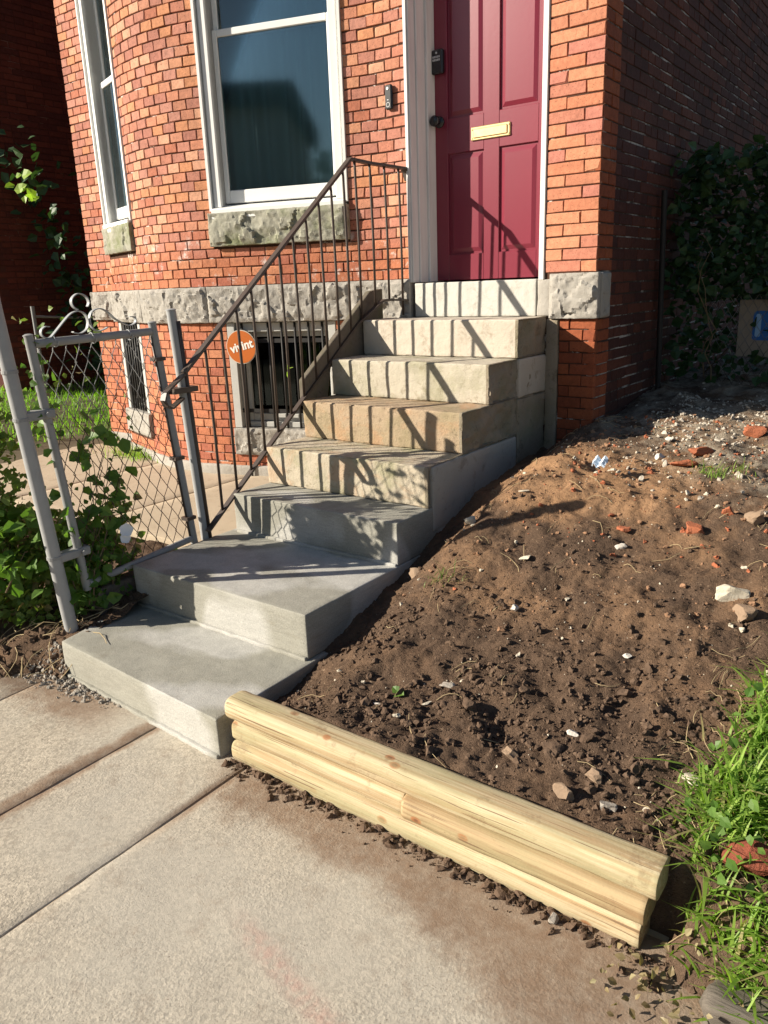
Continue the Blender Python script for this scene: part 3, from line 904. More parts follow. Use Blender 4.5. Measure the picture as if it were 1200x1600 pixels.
smooth_auto(obj('belt_stone', b, M['belt'], house), 50)
belt_block(sP1 - 0.004, sP2 + 0.008, SILL0, SILL1, 'stone_sill', M['sill'], 8.2, 0.035, 0.028, 0.16)
belt_block(sP3 + 0.004, sP4 + 0.012, LSILL0, LSILL1, 'stone_sill', M['sill'], 15.2, 0.03, 0.02, 0.16)
belt_block(BW0 - 0.0, BW1 + 0.006, 0.392, 0.572, 'stone_sill', M['belt'], 21.7, 0.02, 0.03, 0.14)
belt_block(LW0 - 0.03, LW1 + 0.02, 0.425, 0.60, 'stone_sill', M['belt'], 25.7, 0.03, 0.02, 0.14)
pg = MB()
pg.lattice((0.3, -0.05, 0.15), (STOT, 0.022, 0.315), 0.04, 0.012, lambda p, d: d * 0.006 * fb(p.x * 9, p.z * 9, 2, 3), pmap)
smooth_auto(obj('wall_base', pg, M['parge'], house), 60)

# ---- windows of the bay
def window(s0, s1, z0, z1, zm, name, zglass):
    """sash window between s0 and s1 of the path; +u runs leftwards"""
    W = MB()
    D0 = -0.115
    # lining boards and outer casing
    W.box(s0 - 0.001, s0 + 0.016, D0, 0.012, z0, z1, pmap); W.box(s1 - 0.016, s1 + 0.001, D0, 0.012, z0, z1, pmap)
    root = obj(name, W, M['white_paint'], house)
    fr = MB()
    f0, f1 = s0 + 0.0165, s1 - 0.0165
    for (a, b) in ((f0, f0 + 0.06), (f1 - 0.06, f1)):
        fr.cbox(a, b, -0.11, -0.02, z0, z1, 0.004, pmap)
        fr.cbox(a + (0.012 if a == f0 else 0.0), b - (0.0 if a == f0 else 0.012), -0.105, -0.004, z0 + 0.02, z1, 0.003, pmap)
    fr.box(f0 + 0.0605, f1 - 0.0605, -0.11, -0.03, z1 - 0.06, z1, pmap)
    obj('frame', fr, M['white_paint'], root)
    sl = MB()
    def slope(p):
        q = Vector(p)
        q.z -= max(0, q.y + 0.1) * 0.30
        return pmap(q)
    sl.cbox(s0 + 0.017, s1 - 0.017, -0.125, 0.028, z0 - 0.012, z0 + 0.048, 0.004, slope)
    obj('sill', sl, M['white_paint'], root)
    g0, g1 = f0 + 0.061, f1 - 0.061
    def sash(a, b, c, d, y0, y1, br=0.055):
        s = MB(); st = 0.032
        s.cbox(a, a + st, y0, y1, c, d, 0.004, pmap); s.cbox(b - st, b, y0, y1, c, d, 0.004, pmap)
        s.cbox(a + st, b - st, y0 + 0.001, y1 - 0.001, c, c + br, 0.004, pmap); s.cbox(a + st, b - st, y0 + 0.001, y1 - 0.001, d - 0.04, d, 0.004, pmap)
        obj('sash', s, M['white_paint'], root)
        gl = MB(); ym = (y0 + y1) / 2
        gl.box(a + st - 0.004, b - st + 0.004, ym - 0.002, ym + 0.002, c + br - 0.006, d - 0.036, pmap)
        obj('pane', gl, M['glass'], root)
    sash(g0, g1, z0 + 0.045, zm + 0.02, -0.088, -0.062, 0.075)
    sash(g0, g1, zm - 0.02, z1 - 0.062, -0.118, -0.0885, 0.045)
    return root
window(sP1, sP2, SILL1 + 0.014, 3.88, 2.925, 'window', 0)
window(sP3, sP4, LSILL1 + 0.012, 3.88, 2.88, 'window', 0)
def curtain(s0, s1, z0, z1, label):
    c = MB(); n = 90
    for i in range(n + 1):
        s = s0 + (s1 - s0) * i / n
        for z in (z0, (z0 + z1) / 2, z1):
            y = -0.175 + 0.022 * math.sin(s * 62 + 1.3 * math.sin(s * 17)) + 0.01 * math.sin(s * 23 + z)
            c.vert(pmap((s, y, z)))
    for i in range(n):
        for k in range(2):
            a = i * 3 + k; c.f.append((a, a + 3, a + 4, a + 1))
    o = obj('curtain', c, M['curtain'], smooth=True, label=label, cat='curtain')
    md = o.modifiers.new('thick', 'SOLIDIFY'); md.thickness = 0.002
curtain(sP1 + 0.02, sP2 - 0.02, 1.80, 3.86, 'pale teal sheer curtain behind the large window beside the door')
curtain(sP3 + 0.02, sP4 - 0.02, 1.80, 3.86, 'pale teal sheer curtain behind the narrow window at the far left')

def base_window(s0, s1, z0, z1, bars, name):
    b = MB()
    b.cbox(s0 + 0.001, s0 + 0.05, -0.13, 0.004, z0, z1, 0.003, pmap); b.cbox(s1 - 0.055, s1 - 0.001, -0.13, 0.004, z0, z1, 0.003, pmap)
    b.cbox(s0 + 0.05, s1 - 0.055, -0.13, -0.02, z1 - 0.06, z1 - 0.002, 0.003, pmap)
    b.cbox(s0 + 0.05, s1 - 0.055, -0.13, -0.05, z0, z0 + 0.035, 0.003, pmap)
    root = obj(name, b, M['grey_frame'], house)
    s = MB()
    a, c = s0 + 0.052, s1 - 0.057
    s.cbox(a, a + 0.035, -0.125, -0.075, z0 + 0.036, z1 - 0.061, 0.003, pmap); s.cbox(c - 0.045, c, -0.125, -0.075, z0 + 0.036, z1 - 0.061, 0.003, pmap)
    s.cbox(a + 0.035, c - 0.045, -0.124, -0.08, z1 - 0.095, z1 - 0.061, 0.003, pmap); s.cbox(a + 0.035, c - 0.045, -0.124, -0.08, z0 + 0.036, z0 + 0.085, 0.003, pmap)
    obj('sash', s, M['grey_frame'], root)
    gl = MB(); gl.box(a + 0.03, c - 0.04, -0.102, -0.098, z0 + 0.08, z1 - 0.09, pmap)
    obj('pane', gl, M['dark_glass'], root)
    for k in range(bars):
        u = s0 + 0.05 + (s1 - s0 - 0.105) * (k + 0.5) / bars
        t = MB(); t.tube([pmap((u, -0.012, z0 + 0.002)), pmap((u, -0.012, z1 - 0.004))], 0.0075, 8)
        obj('bar', t, M['black_bar'], root, smooth=True)
    for zz in (z0 + 0.10, z1 - 0.13):
        t = MB(); t.box(s0 + 0.03, s1 - 0.03, -0.024, -0.0195, zz, zz + 0.026, pmap)
        obj('crossbar', t, M['black_bar'], root)
    return root
base_window(BW0, BW1, 0.574, BELT0 - 0.003, 7, 'basement_window')
base_window(LW0, LW1, 0.602, BELT0 - 0.003, 7, 'basement_window')

# ---- front door in its reveal
DY = 0.20
dz0, dz1 = 1.472, 3.55
def surf(mb, rects, x0, x1, z0, z1, y):
    pass
dl = MB(); dl.box(0.024, 0.762, DY + 0.012, DY + 0.05, dz0, dz1)
door = obj('door', dl, M['door'], house)
stiles = MB()
cols = ((0.024, 0.106), (0.336, 0.431), (0.661, 0.762))
rows = ((dz0, 1.615), (2.155, 2.335), (3.05, 3.16), (3.43, dz1))
for a, b in cols: stiles.cbox(a, b, DY, DY + 0.0125, dz0, dz1, 0.002)
for c, d in rows:
    stiles.cbox(0.106, 0.336, DY + 0.0004, DY + 0.0125, c, d, 0.002); stiles.cbox(0.431, 0.661, DY + 0.0004, DY + 0.0125, c, d, 0.002)
obj('door_frame', stiles, M['door'], door)
for (a, b) in ((0.106, 0.336), (0.431, 0.661)):
    for (c, d) in ((1.615, 2.155), (2.335, 3.05), (3.16, 3.43)):
        p = MB()
        o, i = 0.012, 0.034
        A = [(a + o, DY + 0.0118, c + o), (b - o, DY + 0.0118, c + o), (b - o, DY + 0.0118, d - o), (a + o, DY + 0.0118, d - o)]
        B = [(a + i, DY + 0.002, c + i), (b - i, DY + 0.002, c + i), (b - i, DY + 0.002, d - i), (a + i, DY + 0.002, d - i)]
        p.v = A + B; p.f = [(4, 5, 6, 7)] + [(k, (k + 1) % 4, 4 + (k + 1) % 4, 4 + k) for k in range(4)]
        obj('panel', p, M['door'], door)
ms = MB()
ms.cbox(0.26, 0.50, DY - 0.009, DY - 0.0005, 2.202, 2.271, 0.004)
ms.cbox(0.276, 0.484, DY - 0.014, DY - 0.0092, 2.214, 2.259, 0.003)
for (x, z) in ((0.268, 2.236 + 0.022), (0.268, 2.236 - 0.022), (0.492, 2.236 + 0.022), (0.492, 2.236 - 0.022)):
    ms.tube([(x, DY - 0.0095, z), (x, DY - 0.012, z)], 0.004, 6)
obj('mail_slot', ms, M['brass'], door)
kb = MB()
kb.tube([(0.056, DY, 2.325), (0.056, DY - 0.012, 2.325)], 0.030, 14)
kb.tube([(0.056, DY - 0.012, 2.325), (0.056, DY - 0.03, 2.325), (0.056, DY - 0.042, 2.325), (0.056, DY - 0.062, 2.325), (0.056, DY - 0.07, 2.325)], [0.012, 0.014, 0.027, 0.029, 0.018], 14)
obj('knob', kb, M['black_plastic'], door, smooth=True)
kp = MB(); kp.cbox(0.022, 0.094, DY - 0.03, DY - 0.0006, 2.564, 2.684, 0.006)
kpo = obj('keypad', kp, M['black_plastic'], door)
kn = MB()
for r_ in range(2):
    for c_ in range(5):
        kn.box(0.033 + c_ * 0.0098, 0.0395 + c_ * 0.0098, DY - 0.0315, DY - 0.0302, 2.642 - r_ * 0.015, 2.652 - r_ * 0.015)
kn.tube([(0.057, DY - 0.0302, 2.667), (0.057, DY - 0.0315, 2.667)], 0.006, 10)
obj('keypad_buttons', kn, M['silver'], door)
jl = MB()
jl.cbox(-0.034, 0.000, -0.016, 0.045, BELT1 - 0.02, 3.7, 0.003)
jl.cbox(-0.034, 0.010, 0.0455, 0.125, BELT1 - 0.02, 3.7, 0.003)
jl.cbox(-0.034, 0.024, 0.1255, 0.27, BELT1 - 0.02, 3.7, 0.003)
jl.cbox(-0.030, -0.008, -0.024, -0.0165, BELT1 - 0.018, 3.7, 0.003)
jl.cbox(0.776, 0.8065, -0.008, 0.06, 1.455, 3.7, 0.003)
jl.cbox(0.768, 0.8065, 0.0605, 0.27, 1.455, 3.7, 0.003)
jl.box(0.0005, 0.775, 0.05, 0.27, 3.56, 3.74)
obj('door_jamb', jl, M['old_white'], house)

# doorbell, orange sign
db = thing('doorbell', (-0.137, -0.005, 2.385), 'slim black video doorbell on the brick left of the door', 'doorbell')
b = MB(); b.cbox(-0.160, -0.114, -0.024, -0.0026, 2.388, 2.514, 0.008); obj('housing', b, M['black_plastic'], db)
b = MB(); b.cbox(-0.156, -0.118, -0.027, -0.0241, 2.393, 2.509, 0.0012); obj('face', b, M['black_plastic'], db)
b = MB(); b.tube([(-0.137, -0.0272, 2.492), (-0.137, -0.030, 2.492)], 0.008, 14); obj('lens', b, M['silver'], db)
b = MB()
for k in range(20):
    a0, a1 = 2 * math.pi * k / 20, 2 * math.pi * (k + 1) / 20
    b.quad(*[( -0.137 + rr * math.cos(a), -0.0276, 2.412 + rr * math.sin(a)) for rr, a in ((0.0125, a0), (0.0125, a1), (0.010, a1), (0.010, a0))])
b.box(-0.142, -0.132, -0.0278, -0.0273, 2.434, 2.438)
obj('button', b, M['silver'], db)

SGN = Vector((-1.155, -0.315, 1.108)); sr = 0.108
sang = R(17.7)
sx = Vector((math.cos(sang), math.sin(sang), 0)); sn = Vector((math.sin(sang), -math.cos(sang), 0))
sgn = thing('yard_sign', SGN, 'round orange security sign with white lettering in front of the basement window', 'sign')
def disc(r, y0, y1, mat, name):
    b = MB(); n = 40
    for yy in (y0, y1):
        for k in range(n):
            a = 2 * math.pi * k / n
            b.vert(SGN + sx * (r * math.cos(a)) + Vector((0, 0, r * math.sin(a))) + sn * yy)
    b.f.append(tuple(range(n))[::-1]); b.f.append(tuple(range(n, 2 * n)))
    for k in range(n): b.f.append((k, (k + 1) % n, n + (k + 1) % n, n + k))
    obj(name, b, mat, sgn)
disc(sr, 0.0, 0.004, M['panel'], 'rim'); disc(sr * 0.955, 0.0042, 0.006, M['orange'], 'sign_face')
b = MB(); b.tube([SGN + Vector((0, 0, -sr * 0.9)), SGN + Vector((0.0, 0.0, -0.86))], 0.006, 8); obj('stake', b, M['black_bar'], sgn)
def text(body, size, loc, rot, mat, parent, name):
    cu = bpy.data.curves.new(name, 'FONT'); cu.body = body; cu.size = size; cu.align_x = 'CENTER'; cu.align_y = 'CENTER'
    cu.extrude = 0.0006; cu.offset = 0.0022
    tmp = bpy.data.objects.new('tmp', cu); COL.objects.link(tmp)
    dg = bpy.context.evaluated_depsgraph_get(); dg.update()
    me = bpy.data.meshes.new_from_object(tmp.evaluated_get(dg))
    bpy.data.objects.remove(tmp)
    me.transform(Matrix.Translation(loc) @ rot)
    me.materials.clear(); me.materials.append(mat)
    return obj(name, me, mat, parent)
rotm = Matrix((sx, Vector((0, 0, 1)), sn)).transposed().to_4x4() @ Matrix.Rotation(R(14), 4, 'Z')
text('vivint', 0.078, SGN + sn * 0.0072 + sx * 0.004 + Vector((0, 0, 0.004)), rotm, M['white_print'], sgn, 'lettering')

# ------------------------------------------------------------------ entry stairs
stairs = thing('entry_stairs', (0.35, -2.44, 0.0), 'entry stairs of grey new concrete and weathered pale stone leading to the maroon door', 'stairs')
Z = [0, .1426, .3235, .512, .6992, .8906, 1.0816, 1.2725, 1.4621]
Y = [0, -2.4415, -1.975, -1.390, -1.1486, -.8605, -.6069, -.3194, -.012]
XL = [0, -.127, -.19, -.158, -.152, -.148, -.154, -.150, .002]
XR = [0, .848, .826, .823, .822, .826, .821, .825, .768]
smat = [None, 'concrete', 'concrete', 'concrete', 'step4', 'old_step', 'marble_green', 'marble', 'cement']
slab_ = [None, 'fresh grey concrete bottom step', 'fresh grey concrete second step', 'fresh grey concrete third step', 'green stained stone step', 'lichen spotted orange-brown stone step', 'pale stone step with green streaks', 'pale veined stone step', 'smooth cement threshold']
for i in range(1, 9):
    old = i >= 4
    lo = (XL[i], Y[i], (Z[i - 1] + 0.0015) if i > 1 else -0.06)
    back = 0.02 if i < 8 else 0.195
    if i == 1: back = -1.40
    if i == 2: back = -0.95
    hi = (XR[i], back, Z[i])
    amp = 0.003 if 4 <= i <= 6 else (0.002 if i == 7 else 0.0015)
    def disp(p, d, i=i, amp=amp):
        e = fb(p.x * 9 + i * 3, p.y * 9, p.z * 9, 4)
        w = amp * e
        ed = sum(1 for c in d if abs(c) > 0.25)
        if ed >= 2 and 4 <= i <= 7: w -= 0.016 * max(0, fb(p.x * 17 + i * 5, p.y * 17, p.z * 17, 3) - .12) + .003 * max(0, fb(p.x * 55, p.y * 55, p.z * 55, 2))
        sh = 0.0
        if i <= 3 and abs(d.y) > 0.5: sh = 0.003 * nz(p.x * 3, p.z * 12, i)
        v = d * (w + sh)
        if d.x > 0.9 and 4 <= i <= 7:      # rough hewn ends of the old blocks
            v = v + Vector((0.020 * fb(p.y * 9 + i, p.z * 11, i * 2.0, 3) + .010 * abs(nz(p.y * 24, p.z * 24, i)) - 0.012, 0, 0))
        if i <= 2 and p.x < 0.2:           # crooked left ends of the newly cast steps
            t = (p.y - Y[i]) / max(0.01, (back - Y[i]))
            if i == 1: v = v + Vector((-0.20 * max(0.0, t) * max(0, 0.2 - p.x) / 0.33, 0, 0))
        if i == 1:
            v = v + Vector((0, 0.055 * min(1, max(0, (0.848 - p.x) / 0.975)) * (1 if p.y < -2.2 else 0), 0))
        return v
    b = MB(); b.lattice(lo, hi, 0.022 if i < 4 else 0.013, 0.006, disp)
    o = smooth_auto(obj('step', b, M[smat[i]], stairs), 32)
    o['label'] = slab_[i]
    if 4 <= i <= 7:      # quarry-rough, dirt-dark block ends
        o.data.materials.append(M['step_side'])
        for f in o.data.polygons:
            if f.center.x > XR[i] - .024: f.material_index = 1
    if i < 4:   # hairline fillet of mortar at the foot of each cast riser
        f = MB(); f.lattice((XL[i] + 0.02, Y[i] - 0.014, (Z[i - 1] if i > 1 else 0.0) - 0.01), (XR[i] - 0.004, Y[i] + 0.01, (Z[i - 1] if i > 1 else 0.0) + 0.012), 0.03, 0.006,
                            lambda p, d: Vector((0, (0.055 * min(1, max(0, (0.848 - p.x) / 0.975)) if i == 1 else 0) + 0.008 * fb(p.x * 20, i, 0, 3), 0.004 * fb(p.x * 25, 2, i, 3))))
        smooth_auto(obj('mortar_fillet', f, M['concrete'], stairs), 60)
# lower courses of the stair's right flank and the cement strip against the house
for (y0, y1, z0, z1, mt) in ((-1.12, -0.33, 0.40, 0.694, 'parge'), (-0.32, 0.0, 0.55, 0.88, 'step_side'), (-0.31, 0.0, 0.885, 1.078, 'marble')):
    b = MB(); b.lattice((0.70, y0, z0), (0.8285, y1, z1), 0.03, 0.01, lambda p, d: d * 0.006 * fb(p.x * 9, p.y * 9, p.z * 9, 4) )
    smooth_auto(obj('flank_stone', b, M[mt], stairs), 50)
b = MB(); b.lattice((0.8265, -0.012, 0.45), (0.893, 0.03, 1.258), 0.04, 0.008, lambda p, d: d * 0.004 * fb(p.x * 9, p.y * 9, p.z * 9, 3))
smooth_auto(obj('cement_strip', b, M['step_side'], stairs), 50)
b = MB(); b.lattice((0.7695, -0.006, 1.274), (0.8445, 0.2, 1.457), 0.03, 0.008, lambda p, d: d * 0.004 * fb(p.x * 9, p.y * 9, p.z * 9, 3))
smooth_auto(obj('threshold_infill', b, M['parge'], stairs), 50)
# sloping coping on the left flank
cp = MB(); poly = [(-.83, .89), (-.83, .995), (-.225, 1.428), (-.105, 1.44), (-.105, 1.04), (-.60, 1.04), (-.64, .88)]
x0, x1 = -.195, -.160
i0 = len(cp.v)
for x in (x0, x1):
    for (y, z) in poly: cp.vert((x, y, z))
n_ = len(poly)
cp.f.append(tuple(range(n_))); cp.f.append(tuple(range(2 * n_ - 1, n_ - 1, -1)))
for k in range(n_): cp.f.append((k, n_ + k, n_ + (k + 1) % n_, (k + 1) % n_))
o = obj('coping', cp, M['coping'], stairs)
md = o.modifiers.new('bevel', 'BEVEL'); md.width = 0.006; md.segments = 2
# ------------------------------------------------------------------ hand railing
def rx(y): return -.16 if y < -.366 else -.16 + .351 * (y + .366)
def top_z(y): return 2.102 + .793 * (y + .366) if y < -.366 else 2.102 - .075 * (y + .366)
def bot_z(y): return 1.382 + .736 * (y + .187) if y < -.187 else 1.378 - 0.04 * (y + .187)
rail = thing('hand_railing', (-0.16, -1.57, 0.33), 'dark brown iron hand railing with thin balusters on the left of the steps', 'railing')
b = MB()
top = [(-.16, -1.629, 1.009), (-.16, -1.695, .973), (-.16, -1.722, .985), (-.16, -1.734, 1.012), (-.16, -1.722, 1.042), (-.16, -1.692, 1.062), (-.16, -1.607, 1.112)]
b.strip(top, 0.034, 0.008, (1, 0, 0))
obj('rail_end', b, M['black_metal'], rail)
b = MB(); b.strip([(-.16, y, top_z(y)) for y in (-1.607, -1.2, -.8, -.385)] + [(rx(-.366) , -.360, 2.108), (rx(-.25), -.25, top_z(-.25)), (rx(-.02), -.02, top_z(-.02))], 0.034, 0.014, (1, -.1, 0))
obj('top_rail', b, M['black_metal'], rail)
b = MB(); b.strip([(-.16, y, bot_z(y)) for y in (-1.565, -1.2, -.8, -.366)] + [(rx(-.187), -.187, bot_z(-.187)), (rx(-.03), -.03, bot_z(-.03))], 0.028, 0.011, (1, 0, 0))
obj('bottom_rail', b, M['black_metal'], rail)
ybs = [-1.475 + .105 * k for k in range(11)] + [-.335, -.245, -.155, -.065]
for y in ybs:
    x = rx(y); b = MB()
    lo_ = bot_z(y) + 0.004 if y < -0.08 else bot_z(y) - 0.085
    r_ = 0.0068
    b.tube([(x, y + .012, lo_), (x, y + .012, (lo_ + top_z(y)) / 2), (x, y + .004, top_z(y) - .035), (x, y, top_z(y) - .004)], r_, 8)
    obj('baluster', b, M['black_metal'], rail, smooth=True)
b = MB(); b.strip([(rx(-.03), -.03, top_z(-.03)), (rx(-.015), -.014, top_z(0) - .02), (rx(0), -.006, top_z(0) - .06)], 0.04, 0.008, (1, 0, 0))
b.tube([(-.03, -.012, 2.03), (-.03, .004, 2.03)], 0.012, 8)
obj('wall_bracket', b, M['black_metal'], rail)
# young leaf caught on a baluster
b = MB()
def leaf_into(mb, p, d, up, s, w=0.42, fold=0.25):
    d = Vector(d).normalized(); up = Vector(up); side = d.cross(up)
    if side.length < 1e-3: side = d.cross(Vector((1, 0, 0.3)))
    side.normalize(); nn = side.cross(d).normalized(); p = Vector(p)
    i = len(mb.v)
    mb.v += [tuple(p), tuple(p + d * s * .35 + side * s * w + nn * s * fold * w), tuple(p + d * s * .75 + side * s * w * .6 + nn * s * fold * w * .5), tuple(p + d * s - nn * s * .08),
             tuple(p + d * s * .75 - side * s * w * .6 + nn * s * fold * w * .5), tuple(p + d * s * .35 - side * s * w + nn * s * fold * w), tuple(p + d * s * .45)]
    mb.f += [(i, i + 1, i + 6), (i + 1, i + 2, i + 6), (i + 2, i + 3, i + 6), (i + 3, i + 4, i + 6), (i + 4, i + 5, i + 6), (i + 5, i, i + 6)]
leaf_into(b, (-.168, -.93, 1.06), (0.3, -.5, 1), (-1, -1, 0), 0.035); leaf_into(b, (-.168, -.93, 1.06), (0.6, .5, .4), (-1, -1, 0), 0.028); leaf_into(b, (-.168, -.93, 1.06), (-.2, -.2, -1), (-1, -1, 0), 0.04)
obj('leaf_sprig', b, M['fresh'], label='bright yellow-green leaf sprig caught on a railing baluster', cat='leaf')

# ------------------------------------------------------------------ gate and posts
def pipe(name, a, b, r, mat, parent=None, cap=0.0, **kw):
    a, b = Vector(a), Vector(b); m = MB()
    pts = [a, a.lerp(b, .33), a.lerp(b, .66), b]; rr = [r] * 4
    if cap:
        d = (b - a).normalized()
        pts += [b + d * .001, b + d * cap * .5, b + d * cap]; rr += [r * 1.12, r * 1.1, r * .55]
    m.tube(pts, rr, 16)
    return smooth_auto(obj(name, m, mat, parent, **kw), 50)
hp = thing('fence_post', (-.22, -2.275, .03), 'thick leaning grey fence post at the left edge beside the bottom step', 'post')
pipe('post', (-.22, -2.275, .03), (-.22, -2.385, 1.56), 0.027, M['galv'], hp, 0.03)
for z in (1.02, .455, 1.20):
    y = -2.275 - .11 * (z - .03) / 1.53
    m = MB(); m.tube([(-.22, y, z - .006), (-.22, y, z + .006)], 0.030, 16); obj('band', m, M['galv_old'], hp, smooth=False)
lp = thing('latch_post', (-.205, -1.546, .32), 'slim dark streaked grey post where the hand railing ends', 'post')
pipe('post', (-.205, -1.546, .318), (-.205, -1.604, 1.386), 0.021, M['galv'], lp, 0.008)
m = MB(); m.tube([(-.189, -1.534, .318), (-.189, -1.560, 0.80), (-.187, -1.588, 1.34)], 0.012, 8); obj('angle_iron', m, M['black_metal'], lp, smooth=True)
m = MB(); m.box(-.245, -.165, -1.665, -1.53, 1.028, 1.052); obj('latch', m, M['black_metal'], lp)

gate = thing('chain_link_gate', (-.22, -1.9, .27), 'small rusty chain link gate with scrollwork on top beside the lower steps', 'gate')
TL, BL = Vector((-.22, -2.262, 1.293)), Vector((-.22, -2.185, .285))
TR, BR = Vector((-.22, -1.698, 1.303)), Vector((-.22, -1.605, .325))
pipe('hinge_stile', BL + Vector((0, 0, -.01)), TL + Vector((0, -.003, .03)), .0175, M['galv_old'], gate, .008)
pipe('latch_stile', BR + Vector((0, .002, -.015)), TR + Vector((0, -.002, .035)), .0175, M['galv_old'], gate, .008)
pipe('top_bar', TL + Vector((0, .015, 0)), TR - Vector((0, .015, 0)), .0165, M['galv_old'], gate)
pipe('bottom_bar', BL + Vector((0, .012, .012)), BR + Vector((0, -.012, .012)), .0155, M['galv_old'], gate)
def gp(u, v): # point on the gate sheet
    return (BL.lerp(BR, u)).lerp(TL.lerp(TR, u), v)
rw = random.Random(5)
mesh_ = MB()
NU, NV = 10, 17          # diamonds across and up
def wire(u0, du, j):
    pts = []
    for k in range(NV + 1):
        u = u0 + (k % 2) * du
        if not (0.02 <= u <= 0.985): 
            u = min(max(u, .02), .985)
        v = .03 + .94 * k / NV
        p = gp(u, v); sgn_ = 1 if (k + j) % 2 else -1
        pts.append(p + Vector((.004 * sgn_, rw.uniform(-.003, .003), rw.uniform(-.003, .003))))
    mesh_.tube(pts, .0019, 5, False)
for i in range(NU + 1):
    u = i / NU
    wire(u, .5 / NU, 0); wire(u, -.5 / NU, 1)
obj('wire_mesh', mesh_, M['wire'], gate, smooth=True)
for i in range(NU):     # twisted tails under the top bar
    m = MB(); u = (i + .5) / NU if NV % 2 else i / NU
    a = gp(u, .97); bq = gp(u, 1.0)
    m.tube([a, a.lerp(bq, .5) + Vector((.004, .003, 0)), bq + Vector((0, 0, -.012))], .0024, 5); obj('wire_tie', m, M['wire'], gate)
m = MB(); m.tube([gp(.97, .02), gp(.97, .55), gp(.972, .98)], .006, 6); obj('tension_bar', m, M['black_metal'], gate, smooth=True)
for v in (.12, .42, .88):
    m = MB(); a = gp(.955, v); c = gp(1.0, v); m.box(-.242, -.198, a.y - .005, c.y + .022, a.z - .008, a.z + .008); obj('clip', m, M['black_metal'], gate)
for (y0, y1, z) in ((-2.345, -2.215, 1.028), (-2.295, -2.155, .448)):
    m = MB(); m.cbox(-.246, -.196, y0, y1, z - .018, z + .018, .005); m.tube([(-.19, y1 - .04, z), (-.18, y1 - .04, z)], .010, 8); obj('hinge', m, M['galv_old'], gate)
SC = ([(-2.176, 1.352), (-2.193, 1.353), (-2.21, 1.342), (-2.213, 1.325), (-2.201, 1.313), (-2.179, 1.312), (-2.159, 1.327), (-2.097, 1.382), (-2.067, 1.4), (-2.039, 1.403), (-2.018, 1.392), (-2.008, 1.371), (-2.009, 1.351), (-2.019, 1.332), (-2.045, 1.319), (-2.071, 1.322), (-2.08, 1.326)],
      [(-2.0, 1.419), (-1.992, 1.435), (-1.999, 1.455), (-2.02, 1.468), (-2.042, 1.468), (-2.063, 1.453), (-2.068, 1.434), (-2.06, 1.418), (-2.045, 1.409)],
      [(-1.923, 1.334), (-1.939, 1.327), (-1.969, 1.322), (-1.99, 1.334), (-1.999, 1.355), (-1.998, 1.375), (-1.988, 1.395), (-1.969, 1.406), (-1.94, 1.408), (-1.909, 1.391), (-1.879, 1.364), (-1.822, 1.336), (-1.79, 1.342), (-1.782, 1.356), (-1.79, 1.369), (-1.812, 1.37)])
def crv(pts):
    P = [Vector((-.22, y, z)) for y, z in pts]; out = []
    for k in range(len(P) - 1):
        p0 = P[max(0, k - 1)]; p1 = P[k]; p2 = P[k + 1]; p3 = P[min(len(P) - 1, k + 2)]
        for t in (0, .25, .5, .75):
            out.append(.5 * (2 * p1 + (p2 - p0) * t + (2 * p0 - 5 * p1 + 4 * p2 - p3) * t * t + (3 * p1 - p0 - 3 * p2 + p3) * t ** 3))
    out.append(P[-1]); return out
for pts in SC:
    m = MB(); m.strip(crv(pts), .016, .0035, (1, 0, 0)); smooth_auto(obj('scroll', m, M['scroll'], gate), 60)
for y in (-2.17, -2.004, -1.83):
    m = MB()
    m.tube([(-.22 + .021 * math.cos(a), y + .002 * a, 1.297 + .021 * math.sin(a)) for a in np.linspace(0, 6.28, 14)], .0025, 5); obj('wire_tie', m, M['scroll'], gate)
# dark sleeper under the gate
m = MB(); m.lattice((-.30, -2.14, .10), (-.22, -1.64, .255), .03, .012, lambda p, d: d * .008 * fb(p.x * 12, p.y * 12, p.z * 12, 3))
smooth_auto(obj('sleeper', m, M['grey_wood'], label='dark old wooden sleeper lying under the chain link gate', cat='timber'), 50)

# ------------------------------------------------------------------ landscape timbers
def timber(x0, x1, z0, z1, y0, y1, mat, label, seed):
    m = MB(); prof = []
    cy, cz = (y0 + y1) / 2, (z0 + z1) / 2; hy, hz = (y1 - y0) / 2, (z1 - z0) / 2
    fy = hy - hz * .92
    for k in range(28):
        a = 2 * math.pi * (k + .5) / 28; c, s = math.cos(a), math.sin(a)
        prof.append((math.copysign(fy, c) + c * hz * .92, math.copysign(abs(s) ** .62, s) * hz))
    n = len(prof); X = [x0, x0 + .004] + list(np.linspace(x0 + .012, x1 - .012, 40)) + [x1 - .0015, x1]
    for i, x in enumerate(X):
        sh = .88 if i == 0 else .96 if i == 1 else .985 if i == len(X) - 1 else 1
        for (py, pz) in prof:
            w = .0022 * nz(x * 6, py * 30 + seed, pz * 30) + .0016 * nz(x * 19, py * 60 + seed, pz * 60)
            m.vert((x, cy + py * sh + w, cz + pz * sh + w * .6))
    for i in range(len(X) - 1):
        for k in range(n):
            a = i * n + k; b2 = i * n + (k + 1) % n; m.f.append((a, a + n, b2 + n, b2))
    m.f.append(tuple(range(n))); m.f.append(tuple((len(X) - 1) * n + k for k in reversed(range(n))))
    return smooth_auto(obj('landscape_timber', m, mat, label=label, cat='timber', group='pine edging timbers'), 35)
timber(.868, 2.238, .139, .214, -2.425, -2.325, M['timber'], 'topmost fresh pine landscape timber of the edging stack', 1)
timber(.885, 1.558, .069, .1375, -2.420, -2.33, M['timber'], 'short fresh pine timber in the middle layer, left half beside the bottom step', 2)
timber(1.5605, 2.218, .066, .1375, -2.434, -2.33, M['timber_brown'], 'short tan pine timber in the middle layer, right half', 3)
